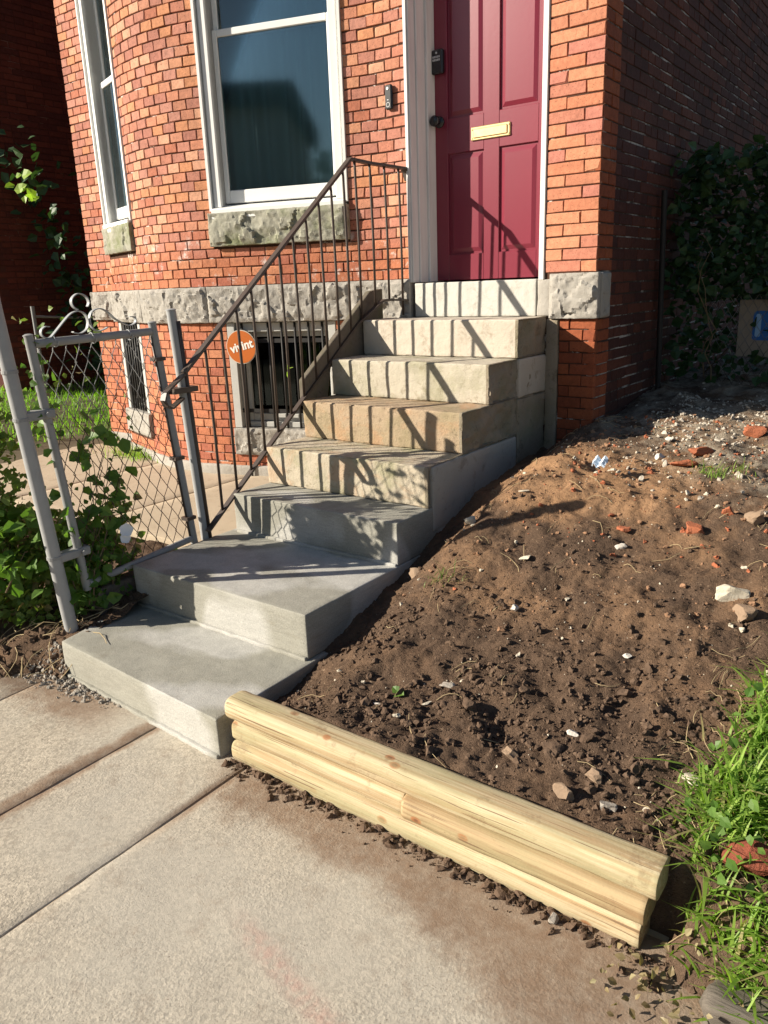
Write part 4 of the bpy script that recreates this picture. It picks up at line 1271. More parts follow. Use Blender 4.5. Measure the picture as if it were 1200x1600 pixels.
timber(.880, 2.208, -.012, .0675, -2.424, -2.33, M['timber'], 'lowest fresh pine timber lying on the sidewalk edge', 4)
m = MB(); m.lattice((2.37, -2.535, -.03), (3.7, -2.44, .06), .02, .022, lambda p, d: d * .014 * fb(p.x * 6, p.y * 25, p.z * 25, 3))
smooth_auto(obj('old_timber', m, M['grey_wood'], label='weathered grey timber under the grass in the lower right corner', cat='timber'), 50)

# ------------------------------------------------------------------ stones and rubble on the soil
def rock_mb(sx_, sy_, sz_, seed, sub=2, cut=6, rough=.22):
    import bmesh
    bm = bmesh.new(); bmesh.ops.create_icosphere(bm, subdivisions=sub, radius=1.0)
    rg = random.Random(seed)
    planes = []
    for _ in range(cut + 3):
        v = Vector((rg.gauss(0, 1), rg.gauss(0, 1), rg.gauss(0, 1))).normalized(); planes.append((v, rg.uniform(.42, .78)))
    for v in bm.verts:
        p = v.co.copy()
        for nn, dd in planes:
            t = p.dot(nn) - dd
            if t > 0: p -= nn * t
        p *= 1 + rough * fb(p.x * 1.4 + seed, p.y * 1.4, p.z * 1.4, 3)
        v.co = Vector((p.x * sx_, p.y * sy_, p.z * sz_))
    mb = MB(); mb.v = [tuple(v.co) for v in bm.verts]; mb.f = [tuple(v.index for v in f.verts) for f in bm.faces]
    bm.free(); return mb
def rock(name, x, y, size, mat, label, cat='stone', group=None, seed=0, rot=0, sub=3, rough=.22, sink=.3):
    mb = rock_mb(size[0] / 2, size[1] / 2, size[2] / 2, seed, sub, rough=rough)
    o = bpy.data.objects.new(name, mb.mesh(name, M[mat]))
    z = hrough(x, y) + size[2] * (.5 - sink)
    place(o, None, (x, y, z)); o.rotation_euler = (rnd_.uniform(-.2, .2), rnd_.uniform(-.2, .2), rot)
    smooth_auto(o, 16)
    return tag(o, label, cat, group)
rnd_ = random.Random(11)
rock('stone', 2.11, -1.311, (.11, .085, .07), 'pale_stone', 'largest pale limestone chunk on the right of the soil bank', seed=1, rot=.3)
rock('brick_fragment', 1.884, .006, (.15, .08, .07), 'brick_bit', 'long red brick fragment lying on white gravel at the top right', 'brick', seed=2, rot=.5)
rock('brick_fragment', 1.723, -.289, (.12, .09, .05), 'brick_bit', 'flat dusty brick fragment half buried in front of the white gravel', 'brick', seed=3, rot=1.0)
rock('brick_fragment', 1.70, -.47, (.11, .09, .04), 'brick_bit', 'dark red brick fragment beside the green weed sprig', 'brick', seed=4, rot=.2)
rock('brick_fragment', 1.896, -.985, (.10, .07, .055), 'brick_bit', 'orange brick fragment in the middle right, below the loose gravel', 'brick', seed=5, rot=.7)
rock('brick_fragment', 1.983, -.861, (.055, .05, .05), 'brick_bit', 'small crumbly orange brick lump near the right edge', 'brick', seed=6)
rock('clod', 2.085, -.877, (.085, .08, .07), 'brown_stone', 'dusty brown lump beside the small orange brick lump at the right edge', 'clod', seed=7)
rock('brick_fragment', 1.655, -1.053, (.065, .05, .04), 'brick_bit', 'orange brick crumb in the centre of the bank above the dark soil', 'brick', seed=8)
rock('stone', 1.678, -1.145, (.05, .035, .03), 'white_stone', 'whitish stone just below the orange brick crumb in the centre', seed=9)
rock('stone', 1.041, -1.164, (.075, .045, .05), 'pale_stone', 'pale upright stone by the third step', seed=10, rot=1.2)
rock('stone', 1.377, -1.333, (.07, .05, .018), 'pale_stone', 'thin pale stone flake on the middle of the bank', seed=11, rot=.6)
rock('stone', 1.881, -2.05, (.045, .03, .022), 'white_stone', 'bright white stone chip above the right half of the timbers', seed=12, rot=.2)
rock('stone', 1.466, -1.588, (.035, .03, .03), 'white_stone', 'small round white stone in the middle of the bank', seed=13)
rock('stone', 1.538, -.15, (.045, .04, .035), 'white_stone', 'round white stone at the edge of the house shadow', seed=14)
rock('stone', 1.57, -.38, (.05, .045, .04), 'white_stone', 'angular white stone near the top of the bank', seed=15)
rock('clod', 2.168, -1.38, (.085, .08, .07), 'brown_stone', 'smooth brown lump just below the largest limestone chunk', 'clod', seed=16)
rock('stone', 1.997, -2.166, (.055, .045, .04), 'brown_stone', 'grey-brown stone behind the right end of the timbers, upper one', seed=17)
rock('stone', 2.056, -2.235, (.05, .04, .03), 'grey_stone', 'pale grey stone close behind the right end of the timbers', seed=18)
rock('stone', 1.763, -2.18, (.055, .04, .045), 'brown_stone', 'tan brown stone behind the middle of the timbers', seed=19)
rock('clod', 1.57, -2.07, (.06, .05, .045), 'clod', 'dark round clod behind the left middle of the timbers', 'clod', seed=20)
rock('stone', 1.443, -2.0, (.06, .045, .03), 'grey_stone', 'flat grey stone on the lower left of the bank', seed=21)
rock('clod', 1.855, -2.11, (.07, .055, .05), 'clod', 'large dark clod behind the right half of the timbers', 'clod', seed=22)
rock('clod', 1.95, -2.26, (.075, .05, .045), 'brown_stone', 'big brown lump pressed against the back of the top timber', 'clod', seed=23)
rock('stone', 1.213, -1.578, (.022, .014, .012), 'brick_bit', 'tiny red brick chip beside the withered weed sprig', seed=24)
rock('stone', 1.294, -2.171, (.035, .012, .01), 'white_stone', 'thin white sliver near the left end of the timbers', seed=25, rot=.3)
rock('stone', 1.435, -2.101, (.035, .018, .012), 'pale_stone', 'curved pale shell-like sliver near the green leaf', seed=26, rot=.8)
rock('stone', .935, -1.42, (.075, .06, .05), 'brown_stone', 'dark stone in the shade of the stair flank', seed=27)
rock('stone', 1.899, -1.673, (.035, .025, .02), 'white_stone', 'white chip in the dark soil left of the grass', seed=28)
rock('brick_fragment', 2.40, -2.27, (.15, .10, .08), 'brick_dark', 'broken red brick lying in the grass at the lower right', 'brick', seed=29, rot=.4, sink=.0)
rock('stone', 1.19, -.98, (.05, .02, .012), 'pale_stone', 'long pale stone splinter at the foot of the sandy mound', seed=30, rot=.4)
rock('stone', 2.21, -2.06, (.05, .05, .035), 'pale_stone', 'pale stone at the edge of the grass', seed=31)
rock('stone', 2.02, -2.455, (.035, .03, .028), 'grey_stone', 'small grey stone in front of the right end of the timbers', seed=32)
tmp_ = bpy.context.view_layer
for o in list(bpy.data.objects):
    if o.get('label') == 'small grey stone in front of the right end of the timbers': o.location.z = .014; WORLD_LOC[o.name].z = .014
CLM = [rock_mb(1, 1, 1, 300 + k, 2, 2, .5).mesh('clod', M['clod']) for k in range(8)]
STM = [rock_mb(1, 1, 1, 330 + k, 2, 6, .3).mesh('stone', M['gravel']) for k in range(8)]
rk = random.Random(61); cnt_ = 0
while cnt_ < 85:
    x, y = rk.uniform(1.0, 2.2), rk.uniform(-2.30, -1.45)
    if rk.random() > .15 + .85 * min(1, max(0, (-1.6 - y) / .6)): continue
    s_ = rk.uniform(.008, .019)
    o = bpy.data.objects.new('clod', rk.choice(CLM)); place(o, None, (x, y, hrough(x, y) + s_ * .15))
    o.rotation_euler = (rk.uniform(0, 6), rk.uniform(0, 6), rk.uniform(0, 6)); o.scale = (s_ * rk.uniform(.9, 1.3), s_, s_ * rk.uniform(.65, .9))
    zx = ['behind the left end', 'behind the left half', 'behind the middle', 'behind the right half', 'behind the right end'][min(4, int((x - 1.0) / .24))]
    zy = 'near the wood' if y < -2.2 else 'close by' if y < -2.08 else 'partway up' if y < -1.9 else 'higher up'
    tag(o, '%s brown soil clod %s of the timbers, %s' % ('big' if s_ > .0145 else 'medium' if s_ > .011 else 'small', zx, zy), 'clod', 'soil clods behind the timbers'); cnt_ += 1
for _ in range(50):
    x, y = rk.uniform(1.45, 2.25), rk.uniform(-.75, .45)
    s_ = rk.uniform(.008, .018)
    o = bpy.data.objects.new('stone', rk.choice(STM)); place(o, None, (x, y, hrough(x, y) + s_ * .15))
    o.rotation_euler = (rk.uniform(0, 6), rk.uniform(0, 6), rk.uniform(0, 6)); o.scale = (s_ * rk.uniform(.9, 1.4), s_, s_ * rk.uniform(.5, .8))
    zx = 'left of the brick fragments' if x < 1.66 else 'among the brick fragments' if x < 1.92 else 'right of the brick fragments'
    zy = 'nearest the dark soil' if y < -.45 else 'below the white gravel' if y < -.1 else 'in the white gravel patch' if y < .2 else 'at the edge of the house shadow'
    tag(o, '%s pale stone %s, %s' % ('flat larger' if s_ > .013 else 'small', zx, zy), 'stone', 'gravel stones on the upper bank')
# crumpled wrapper
m = MB(); rg = random.Random(2); G = 9
for j in range(G):
    for i in range(G):
        x = 1.405 + .055 * i / (G - 1); y = -.775 + .05 * j / (G - 1)
        m.vert((x + rg.uniform(-.003, .003), y + rg.uniform(-.003, .003), .69 + .010 * rg.random() + .028 * j / (G - 1) + .008 * math.sin(i * 1.3)))
for j in range(G - 1):
    for i in range(G - 1):
        a = j * G + i; m.f.append((a, a + 1, a + G + 1, a + G))
o = obj('wrapper', m, M['wrap'], label='crumpled pale blue plastic wrapper on the sandy mound', cat='litter')
o.modifiers.new('thick', 'SOLIDIFY').thickness = .0015

# clods and pebbles too many to count
ICO = rock_mb(1, 1, 1, 91, 1); VAR = [rock_mb(1, 1, 1, 100 + k, 1, 3, .45) for k in range(6)]; VARB = [rock_mb(1, 1, 1, 140 + k, 2, 2, .55) for k in range(7)]
def scatter(name, mat, n, xr, yr, size, prob, seed, label, cat, zfn=None, flat=.75, sink=.25):
    rg = random.Random(seed); m = MB(); c = 0; tries = 0
    while c < n and tries < n * 40:
        tries += 1
        x = rg.uniform(*xr); y = rg.uniform(*yr)
        if rg.random() > prob(x, y): continue
        s = size[0] * (size[1] / size[0]) ** (rg.random() ** 2.3)
        z = (zfn or hrough)(x, y)
        src = rg.choice(VARB if s > .009 else VAR)
        Mx = Matrix.Translation((x, y, z + s * (.5 - sink) * flat)) @ Matrix.Rotation(rg.uniform(0, 6.28), 4, 'Z') @ Matrix.Rotation(rg.uniform(-.6, .6), 4, 'X') @ Matrix.Diagonal((s * rg.uniform(.7, 1.2), s * rg.uniform(.6, 1), s * flat, 1))
        i0 = len(m.v); m.v += [tuple(Mx @ Vector(v)) for v in src.v]; m.f += [tuple(i0 + k for k in f) for f in src.f]
        c += 1
    return obj(name, m, M[mat], kind='stuff', label=label, cat=cat)
def pr_low(x, y):
    cl = max(0.0, min(1.0, .60 + .8 * nz(x * 4.2, y * 4.2, 2) + .6 * nz(x * 11, y * 11, 6)))
    return (.10 + .90 * min(1, max(0, (-1.0 - y) / .8))) * cl
scatter('soil_crumbs', 'clod', 16000, (.88, 2.5), (-2.32, -.2), (.0012, .0046), lambda x, y: .25 + .75 * pr_low(x, y), 12, 'fine dark soil crumbs strewn over the bank', 'soil')
scatter('soil_clods', 'clod', 3600, (.88, 2.5), (-2.32, -.4), (.0032, .0155), lambda x, y: pr_low(x, y) * (.25 + .75 * min(1, max(0, (-1.5 - y) / .6))), 1, 'loose dark soil clods strewn over the bank', 'soil')
scatter('sandy_crumbs', 'clod_warm', 1400, (.95, 2.3), (-1.7, .3), (.003, .014), lambda x, y: .25 + .75 * min(1, max(0, (y + 1.5))), 2, 'sandy brown crumbs on the upper bank', 'soil')
scatter('pebbles', 'pale_stone', 620, (.9, 2.5), (-2.3, .6), (.003, .013), lambda x, y: .35 + .65 * max(0, min(1, (y + .9) / .5)) * (1 if x > 1.3 else .2), 3, 'small pale pebbles scattered over the soil', 'gravel')
scatter('gravel', 'gravel', 5200, (1.3, 3.2), (-1.0, 1.2), (.002, .0125), lambda x, y: max(0.0, min(1, .55 + 2.0 * nz(x * 2.3, y * 2.3, 8))) * min(1, max(0.03, (y + .75 + .5 * (x - 1.6)) / .8)), 4, 'white gravel patch at the top right of the yard', 'gravel')
scatter('brick_crumbs', 'brick_bit', 260, (1.2, 2.3), (-1.2, .3), (.004, .016), lambda x, y: .5, 5, 'red brick crumbs on the upper bank', 'rubble')
scatter('edge_crumbs', 'clod', 700, (.88, 2.35), (-2.50, -2.425), (.003, .019), lambda x, y: max(.04, 1 - (-2.425 - y) / .05) * (.3 + .7 * max(0, nz(x * 5, 2, 2) + .5)), 6, 'soil crumbs along the foot of the timbers', 'soil', lambda x, y: 0.002, sink=.45)
scatter('bed_clods', 'clod', 1500, (-1.4, -.1), (-2.62, -1.7), (.004, .026), lambda x, y: .7, 7, 'dark soil crumbs in the planting bed left of the steps', 'soil', hbed)
def hcr(x, y): return 0.0
scatter('mortar_crumbs', 'grey_stone', 620, (-.28, .30), (-2.60, -2.36), (.003, .014), lambda x, y: max(0, min(1, 1.25 - (abs(y + 2.44 - .02) / .09) - max(0, x) * 2.2)), 8, 'spilled grey mortar crumbs at the left foot of the bottom step', 'mortar', lambda x, y: max(.002, hbed(x, y)) if x < -.1 else .002, sink=.4)
# straw, roots and twigs
def litter(name, n, xr, yr, L, mat, zfn, label, cat, seed, rad=.0011):
    rg = random.Random(seed); m = MB()
    for _ in range(n):
        x, y = rg.uniform(*xr), rg.uniform(*yr); a = rg.uniform(0, 6.28); l = rg.uniform(*L); bend = rg.uniform(-.9, .9)
        pts = []
        for k in range(5):
            t = k / 4; aa = a + bend * t
            px_, py_ = x + l * t * math.cos(aa), y + l * t * math.sin(aa)
            pts.append((px_, py_, zfn(px_, py_) + .004 + .010 * math.sin(3.1 * t) * rg.random()))
        m.tube(pts, [rad * (1.2 - .5 * k / 4) for k in range(5)], 4, False)
    obj(name, m, M[mat], kind='stuff', label=label, cat=cat)
litter('straw', 130, (.95, 2.4), (-2.25, .3), (.03, .13), 'straw', hrough, 'dry straw and twigs scattered over the soil bank', 'straw', 1)
litter('grass_straw', 45, (2.10, 2.40), (-2.45, -1.55), (.02, .10), 'straw', hrough, 'dry grass stalks along the edge of the grass clump', 'straw', 4, .0009)
litter('roots', 70, (-.75, -.12), (-2.6, -2.1), (.05, .22), 'straw', lambda x, y: hbed(x, y) + .015, 'thin dry roots in the bed left of the bottom step', 'roots', 2, .0018)

# ------------------------------------------------------------------ grasses
def blades(mb, x, y, z, rg, L, w, lean=.6, n=3):
    a = rg.uniform(0, 6.28); l = rg.uniform(*L); ww = rg.uniform(*w); ln = rg.uniform(.15, lean)
    d = Vector((math.cos(a), math.sin(a), 0)); s = Vector((-d.y, d.x, 0)) * ww / 2
    p = Vector((x, y, z)); i0 = len(mb.v)
    for k in range(n):
        t = k / n
        c = p + d * l * ln * t * t * 1.25 + Vector((0, 0, l * (t - .42 * ln * t * t)))
        f = (1 - t * .55)
        mb.v += [tuple(c - s * f), tuple(c + s * f + Vector((0, 0, .0)))]
    tip = p + d * l * ln * 1.25 + Vector((0, 0, l * (1 - .42 * ln)))
    mb.v.append(tuple(tip))
    for k in range(n - 1): mb.f.append((i0 + 2 * k, i0 + 2 * k + 1, i0 + 2 * k + 3, i0 + 2 * k + 2))
    mb.f.append((i0 + 2 * n - 2, i0 + 2 * n - 1, i0 + 2 * n))
rg = random.Random(21); gm = MB(); c = 0
def grass_edge(y): return float(np.interp(y, [-2.5, -2.38, -2.2, -2.05, -1.88, -1.70, -1.5, -1.3], [2.36, 2.245, 2.20, 2.175, 2.20, 2.255, 2.34, 2.55]))
while c < 11000:
    x = rg.uniform(2.15, 3.3); y = rg.uniform(-2.52, -1.3)
    e = x - grass_edge(y) + .05 * nz(x * 9, y * 9, 3)
    if e < 0 or rg.random() > min(1, .15 + e * 7): continue
    if nz(x * 6, y * 6, 11) < -.25 and rg.random() < .8: continue
    if abs(x - 2.40) < .06 and abs(y + 2.27) < .07 and rg.random() < .8: continue
    if y < -2.30 and x < 2.275: continue
    z = max(hrough(x, y), .02)
    sc_ = .6 if e < .05 else 1
    blades(gm, x, y, z - .01, rg, (.035 * sc_, .125 * sc_), (.003, .0125), 1.35, 4); c += 1
obj('grass', gm, M['grass'], kind='stuff', label='bright green grass clump at the lower right', cat='grass')
gm = MB(); rg = random.Random(22)
for _ in range(9000):
    x = rg.uniform(-6.0, -3.15); y = rg.uniform(-1.6, 2.4)
    if y < .0 and x > -3.5 : continue
    blades(gm, x, y, hlawn(x, y) - .005, rg, (.05, .12), (.006, .012), .9, 2)
obj('lawn_grass', gm, M['lawn'], kind='stuff', label='sunlit green lawn beyond the chain link gate', cat='grass')
gm = MB(); rg = random.Random(23)
for _ in range(260):
    x, y = rg.gauss(-2.45, .16), -.30 + rg.gauss(0, .06)
    blades(gm, x, y, .25, rg, (.04, .14), (.004, .008), .9, 3)
obj('weed_tuft', gm, M['grass'], kind='stuff', label='tuft of weeds at the foot of the left basement window', cat='weed')
gm = MB(); rg = random.Random(24)
for _ in range(70):
    a = rg.gauss(1.848, .05), rg.gauss(-.506, .03); blades(gm, a[0], a[1], hrough(*a), rg, (.03, .09), (.002, .004), 1.5, 3)
obj('weed_sprig', gm, M['grass'], label='green weed sprig lying by the brick fragments', cat='weed')
gm = MB(); rg = random.Random(25)
for _ in range(40):
    a = rg.gauss(1.135, .035), rg.gauss(-1.543, .02); blades(gm, a[0], a[1], hrough(*a), rg, (.02, .07), (.002, .004), 1.6, 3)
obj('weed_sprig', gm, M['vine_small'], label='withered weed sprig on the soil near the second step', cat='weed')
m = MB(); leaf_into(m, (1.318, -2.103, .225), (.6, -.2, .15), (-.3, -.5, 1), .04, .5); leaf_into(m, (1.325, -2.10, .225), (-.5, .1, .2), (-.3, -.5, 1), .03, .5)
obj('green_leaf', m, M['vine'], label='single green leaf on the dark soil near the left end of the timbers', cat='leaf')

# ------------------------------------------------------------------ broad leaved weeds and vines
LEAFS = {}
def plant(name, loc, label, cat, stems, leaf_pts, mat, big=40, group=None):
    """stems: list of point lists; leaf_pts: (pos, dir, up, size); the largest nearest leaves become parts of their own"""
    root = thing(name, loc, label, cat, group)
    for pts, r in stems:
        st = MB(); st.tube(pts, [r * (1.1 - .7 * k / max(1, len(pts) - 1)) for k in range(len(pts))], 5); obj('stem', st, M['stem'], root, smooth=True)
    leaf_pts.sort(key=lambda l: -l[3] / max(.3, (Vector(l[0]) - CAM).length))
    rest = MB()
    if mat not in LEAFS:
        m = MB(); leaf_into(m, (0, 0, 0), (0, 1, 0), (0, 0, 1), 1.0); LEAFS[mat] = m.mesh('leaf', M[mat])
    for i, (p, d, u, s) in enumerate(leaf_pts):
        if i < big:
            d = Vector(d).normalized(); side = d.cross(Vector(u))
            if side.length < 1e-3: side = Vector((1, 0, 0))
            side.normalize(); nn = side.cross(d)
            o = bpy.data.objects.new('leaf', LEAFS[mat]); place(o, root, p)
            o.rotation_euler = Matrix((side, d, nn)).transposed().to_euler(); o.scale = (s, s, s)
        else: leaf_into(rest, p, d, u, s)
    if rest.v: obj('foliage', rest, M[mat], root, kind='stuff')
    return root
def rdir(rg, up=.3, out=(0, 0, 0)):
    v = Vector((rg.gauss(0, 1), rg.gauss(0, 1), rg.gauss(0, .7))) * .8 + Vector((0, 0, up)) + Vector(out); return v.normalized()
rg = random.Random(31)
# vine over the gate
stems, lv = [], []
for k in range(6):
    y = rg.uniform(-2.24, -2.05); p = Vector((-.235 + rg.uniform(-.03, .02), y, .2)); pts = [p]
    for j in range(9):
        p = p + Vector((rg.uniform(-.02, .02), rg.uniform(-.03, .055), rg.uniform(.04, .11))); p.x = min(max(p.x, -.27), -.19); pts.append(p)
        if p.y > -1.72: break
    stems.append((pts, .003))
    for q in pts[1:]:
        for _ in range(rg.randint(1, 4)):
            lv.append((q + Vector((rg.gauss(0, .025), rg.gauss(0, .04), rg.gauss(0, .04))), rdir(rg, -.3, (.4, -.1, 0)), rdir(rg, .6, (.7, -.7, .3)), rg.choice((.018, .026, .035, .045, .06, .075))))
for _ in range(330):
    t = rg.random(); y = -2.24 + .58 * t ** 1.7; z = .20 + rg.random() ** 1.3 * (.60 - .52 * min(1, t * 1.3))
    lv.append(((-.25 + rg.gauss(0, .03), y, z), rdir(rg, -.2, (.4, -.1, 0)), rdir(rg, .5, (.6, -.6, .3)), rg.choice((.014, .02, .028, .036, .05, .07))))
for _ in range(45):
    lv.append(((-.23 + rg.gauss(0, .02), -2.24 + rg.gauss(0, .03), rg.uniform(.8, 1.32)), rdir(rg, 0, (.3, 0, 0)), rdir(rg, .5, (.6, -.6, .3)), rg.uniform(.02, .05)))
vine = plant('climbing_vine', (-.24, -2.1, .2), 'green vine with white blossoms climbing the left part of the chain link gate', 'vine', stems, lv, 'vine', 70)
for (y, z, r_) in ((-1.985, .487, .026), (-1.995, .452, .020)):
    m = MB(); c0 = Vector((-.185, y, z)); ax = Vector((.75, -.5, .3)).normalized(); a1 = ax.cross(Vector((0, 0, 1))).normalized(); a2 = ax.cross(a1)
    ring = [c0 + (a1 * math.cos(k * 6.283 / 15) + a2 * math.sin(k * 6.283 / 15)) * r_ * (1 + .08 * (k % 3)) + ax * .014 for k in range(15)]
    i0 = m.vert(c0); 
    for q in ring: m.vert(q)
    for k in range(15): m.f.append((i0, 1 + k, 1 + (k + 1) % 15))
    obj('blossom', m, M['petal'], vine, smooth=True)
# overgrown hedge of vines left of the fence post
def thicket(name, label, n, xr, yr, zr, mat, size, seed, big, dens=None, stems_n=14, group=None):
    rg = random.Random(seed); lv = []; st = []
    for _ in range(stems_n):
        p = Vector((rg.uniform(*xr), rg.uniform(*yr), zr[0])); pts = [p]
        while p.z < zr[1] * rg.uniform(.6, 1.0) and len(pts) < 12:
            p = p + Vector((rg.gauss(0, .04), rg.gauss(0, .04), rg.uniform(.06, .12))); pts.append(p)
        if len(pts) > 2 and (dens is None or all(dens(q) > .2 for q in pts[1:-2])): st.append((pts, .004))
    t = 0
    while len(lv) < n and t < n * 20:
        t += 1
        p = Vector((rg.uniform(*xr), rg.uniform(*yr), rg.uniform(*zr)))
        if dens and rg.random() > dens(p): continue
        lv.append((p, rdir(rg, -.15, (.2, -.4, 0)), rdir(rg, .7, (.2, -.8, .2)), rg.uniform(*size)))
    return plant(name, ((xr[0] + xr[1]) / 2, (yr[0] + yr[1]) / 2, zr[0]), label, 'vine', st, lv, mat, big, group)
thicket('fence_vine', 'dense small leaved vine covering the fence behind the thick fence post', 8000, (-1.35, -.27), (-2.64, -1.80), (.12, 1.42), 'vine_small', (.014, .055), 41, 60,
        lambda p: (0 if p.y < -2.16 + (p.x + .22) * .86 or p.y > -1.78 + (p.x + .22) * .86 else 1) * (.45 + .55 * max(0, min(1, nz(p.x * 5, p.y * 5, p.z * 4) + .6))) * (1 if p.z < (.55 + .1 * nz(p.x * 6, p.y * 6, 1) if p.y > -2.27 else 1.0 + max(0, -.45 - p.x) * 1.1 + .15 * nz(p.x * 6, p.y * 6, 1)) else .03))
thicket('broadleaf_weed', 'broad leaved green weed at the left edge in front of the vine', 90, (-.62, -.31), (-2.43, -2.30), (.30, .62), 'vine', (.05, .085), 42, 60, None, 6)
thicket('shaded_vine', 'dark leafy vine shoots on the shaded neighbouring brick wall', 260, (-5.22, -4.7), (.5, 1.4), (.7, 3.0), 'ivy', (.06, .14), 43, 40,
        lambda p: 1.0 if abs((p.y - .5) - (3.0 - p.z) * .36) < .14 + .1 * max(0, 1.9 - p.z) else .02, 5)
m = MB(); rg = random.Random(9)
for k in range(9):
    leaf_into(m, (-4.72 + rg.uniform(-.05, .05), .42 + rg.uniform(-.1, .22), 2.56 + rg.uniform(-.22, .12)), rdir(rg, -.1, (.4, -.3, 0)), (.4, -.8, .4), rg.uniform(.07, .13))
obj('leaf_spray', m, M['fresh'], label='sunlit yellow-green leaves in front of the dark neighbouring wall', cat='leaf')
# ivy over the side fence on the right
ivy = thicket('ivy_hedge', 'dark ivy hanging over the side fence right of the house', 4200, (1.09, 2.7), (1.06, 1.5), (.84, 2.14), 'ivy', (.035, .085), 44, 70,
              lambda p: (.25 + .75 * max(0, min(1, nz(p.x * 4, p.y * 4, p.z * 3) + .7))) * (1 if p.z > 1.3 else .45) * (0 if (p.y < 1.24 and p.x > 1.47 and p.x < 1.95 and .99 < p.z < 1.31) else 1), 16)
thicket('broadleaf_weed', 'broad leaved weeds growing among the grass at the lower right', 230, (2.20, 2.75), (-2.38, -1.6), (.22, .40), 'vine', (.015, .034), 47, 50, lambda p: 1.0 if 0 < p.z - hsoil(p.x, p.y) < .10 and p.x > grass_edge(p.y) + .02 else 0.0, 0)
# low dry weeds and leaf litter near the old timber
m = MB(); rg = random.Random(51)
for _ in range(150):
    x, y = rg.uniform(2.16, 2.62), rg.uniform(-2.62, -2.38)
    if x < 2.24 and y > -2.44: continue
    leaf_into(m, (x, y, max(.004, hrough(x, max(y, -2.49))) + rg.uniform(.004, .03) + (.03 if y < -2.44 and x > 2.38 else 0)), rdir(rg, .1), rdir(rg, 1.2), rg.uniform(.010, .026), .32)
obj('leaf_litter', m, M['dry_leaf'], kind='stuff', label='withered leaves beside the old grey timber', cat='litter')

# ------------------------------------------------------------------ right side: downspout, fence with sign
pipe('downspout', (1.118, .99, .78), (1.112, .90, 1.92), .016, M['black_bar'], None, label='thin vertical downpipe on the shaded side wall', cat='pipe')
fs = thing('side_fence', (1.8, 1.26, .75), 'chain link fence carrying the blue and tan sign under the ivy', 'fence')
fm = MB()
for k in range(34):
    for sg in (1, -1):
        x0 = 1.35 + k * .055; pts = []
        for j in range(14):
            pts.append((x0 + sg * (j % 2) * .0275, 1.225 + .004 * sg, .76 + j * .044))
        fm.tube(pts, .0016, 4, False)
obj('wire_mesh', fm, M['wire'], fs)
pipe('top_bar', (1.12, 1.30, 1.78), (3.0, 1.30, 1.78), .014, M['black_metal'], fs)
pipe('post', (2.95, 1.26, .7), (2.95, 1.26, 1.85), .024, M['galv_old'], fs, .02)
sg = thing('fence_sign', (1.68, 1.25, .97), 'tan panel with a blue rounded emblem on the side fence at the right edge', 'sign')
m = MB(); m.cbox(1.492, 1.90, 1.243, 1.250, .965, 1.30, .003); obj('sign_board', m, M['panel_dull'], sg)
m = MB()
def rrect(mb, x0, x1, z0, z1, r, y):
    pts = []
    for (cx_, cz_, a0) in ((x1 - r, z1 - r, 0), (x0 + r, z1 - r, 90), (x0 + r, z0 + r, 180), (x1 - r, z0 + r, 270)):
        for a in (0, 30, 60, 90): pts.append((cx_ + r * math.cos(R(a0 + a)), y, cz_ + r * math.sin(R(a0 + a))))
    mb.poly(pts)
rrect(m, 1.575, 1.82, 1.065, 1.235, .02, 1.2412); obj('emblem', m, M['blue'], sg)
m = MB(); rrect(m, 1.590, 1.620, 1.085, 1.218, .010, 1.2396); obj('emblem_mark', m, M['blue2'], sg)

# ------------------------------------------------------------------ neighbouring house on the left, opposite house across the street
nh = thing('neighbour_house', (-8.3, 5, .3), 'shaded dark red brick side wall of the neighbouring house at the left', 'house')
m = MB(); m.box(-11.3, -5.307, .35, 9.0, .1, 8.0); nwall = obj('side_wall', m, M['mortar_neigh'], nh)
m = MB(); m.box(-11.5, -5.15, .20, 9.2, 8.0, 8.25); obj('roof', m, M['interior'], nh)
nb = MB(); cnt = 0; rb = random.Random(8)
cand = []
for r in range(90):
    z = .25 + r * CH
    y = .352 + (.0 if r % 2 else .1)
    while y < 2.6:
        l = .2 if r % 6 else .1
        cand.append((y + l / 2, z, l - .008)); y += l
def nkey(c):
    d = Vector((-5.3, c[0], c[1])) - CAM; zc = d.dot(CF); px = 600 + 1202.6 * d.dot(CR) / zc; py = 800 - 1202.6 * d.dot(CU) / zc
    return 0 if (-5 < px < 135 and -5 < py < 330) else 1
cand.sort(key=nkey)
NBM = {}
for i, (y, z, l) in enumerate(cand):
    pr = rb.uniform(-.002, .002)
    if nkey((y, z)) == 0 and i < 300:
        kk = round(l, 3)
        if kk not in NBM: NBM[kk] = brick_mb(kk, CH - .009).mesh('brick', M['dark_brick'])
        o = bpy.data.objects.new('brick', NBM[kk]); place(o, nwall, (-5.3 + pr, y, z)); o.rotation_euler = (0, 0, -math.pi / 2)
    else:
        b = brick_mb(l, CH - .009); Mx = Matrix.Translation((-5.3 + pr, y, z)) @ Matrix.Rotation(-math.pi / 2, 4, 'Z')
        i0 = len(nb.v); nb.v += [tuple(Mx @ Vector(v)) for v in b.v]; nb.f += [tuple(i0 + k for k in f) for f in b.f]
obj('bricks', nb, M['dark_brick'], nwall, kind='stuff')
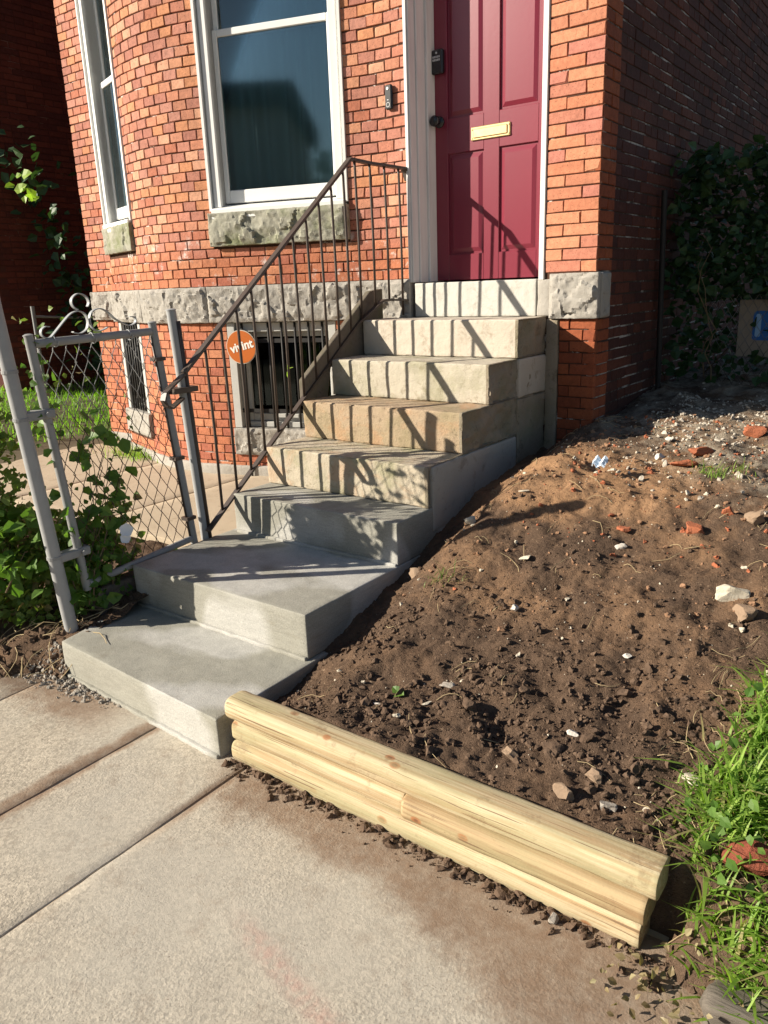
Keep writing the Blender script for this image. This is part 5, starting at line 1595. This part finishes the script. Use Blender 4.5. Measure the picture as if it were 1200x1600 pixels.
nr = thing('low_railing', (-4.95, .9, .45), 'faint low metal railing in front of the dark neighbouring wall', 'railing')
pipe('post', (-5.0, .50, .45), (-5.0, .50, 1.38), .02, M['galv_old'], nr)
pipe('post', (-5.0, 1.60, .45), (-5.0, 1.60, 1.30), .02, M['galv_old'], nr)
pipe('rail', (-5.0, .50, 1.28), (-5.0, 1.60, 1.20), .012, M['galv_old'], nr)

oh = thing('opposite_house', (-6, -24, 0), 'two storey brick house across the street, mirrored in the window panes', 'house')
m = MB(); m.box(-22, -3.9, -32, -24, -.1, 7.4); obj('wall', m, M['parge'], oh)
m = MB(); m.box(-22.2, -3.5, -32.2, -23.5, 7.4, 8.1); obj('cornice', m, M['interior'], oh)
for k in range(5):
    for z in (1.2, 4.8):
        m = MB(); m.box(-20.5 + k * 3.2, -19.2 + k * 3.2, -24.0, -23.93, z, z + 2.0); obj('window', m, M['grey_frame'], oh)
def tree(x, y, h, r, seed, label):
    t = thing('street_tree', (x, y, -.1), label, 'tree'); rg = random.Random(seed)
    m = MB(); m.tube([(x, y, -.1), (x + .1, y, h * .3), (x - .05, y + .1, h * .55), (x, y, h * .8)], [.22, .17, .12, .05], 10)
    for k in range(7):
        a = rg.uniform(0, 6.28); m.tube([(x, y, h * rg.uniform(.35, .6)), (x + r * .45 * math.cos(a), y + r * .45 * math.sin(a), h * .72), (x + r * .75 * math.cos(a), y + r * .75 * math.sin(a), h * .85)], [.08, .05, .02], 6)
    obj('trunk', m, M['stem'], t, smooth=True)
    c = MB()
    cl = [Vector((rg.gauss(0, .45), rg.gauss(0, .45), rg.gauss(0, .4))) for _ in range(26)]
    for _ in range(3500):
        q = rg.choice(cl) + Vector((rg.gauss(0, .16), rg.gauss(0, .16), rg.gauss(0, .14)))
        leaf_into(c, (x + q.x * r, y + q.y * r, h * .72 + q.z * r), rdir(rg, -.2), rdir(rg, .6), rg.uniform(.12, .24))
    obj('crown', c, M['vine'], t, kind='stuff')
tree(-1.6, -20.5, 5.2, 1.9, 3, 'leafy street tree across the street, mirrored in the window')
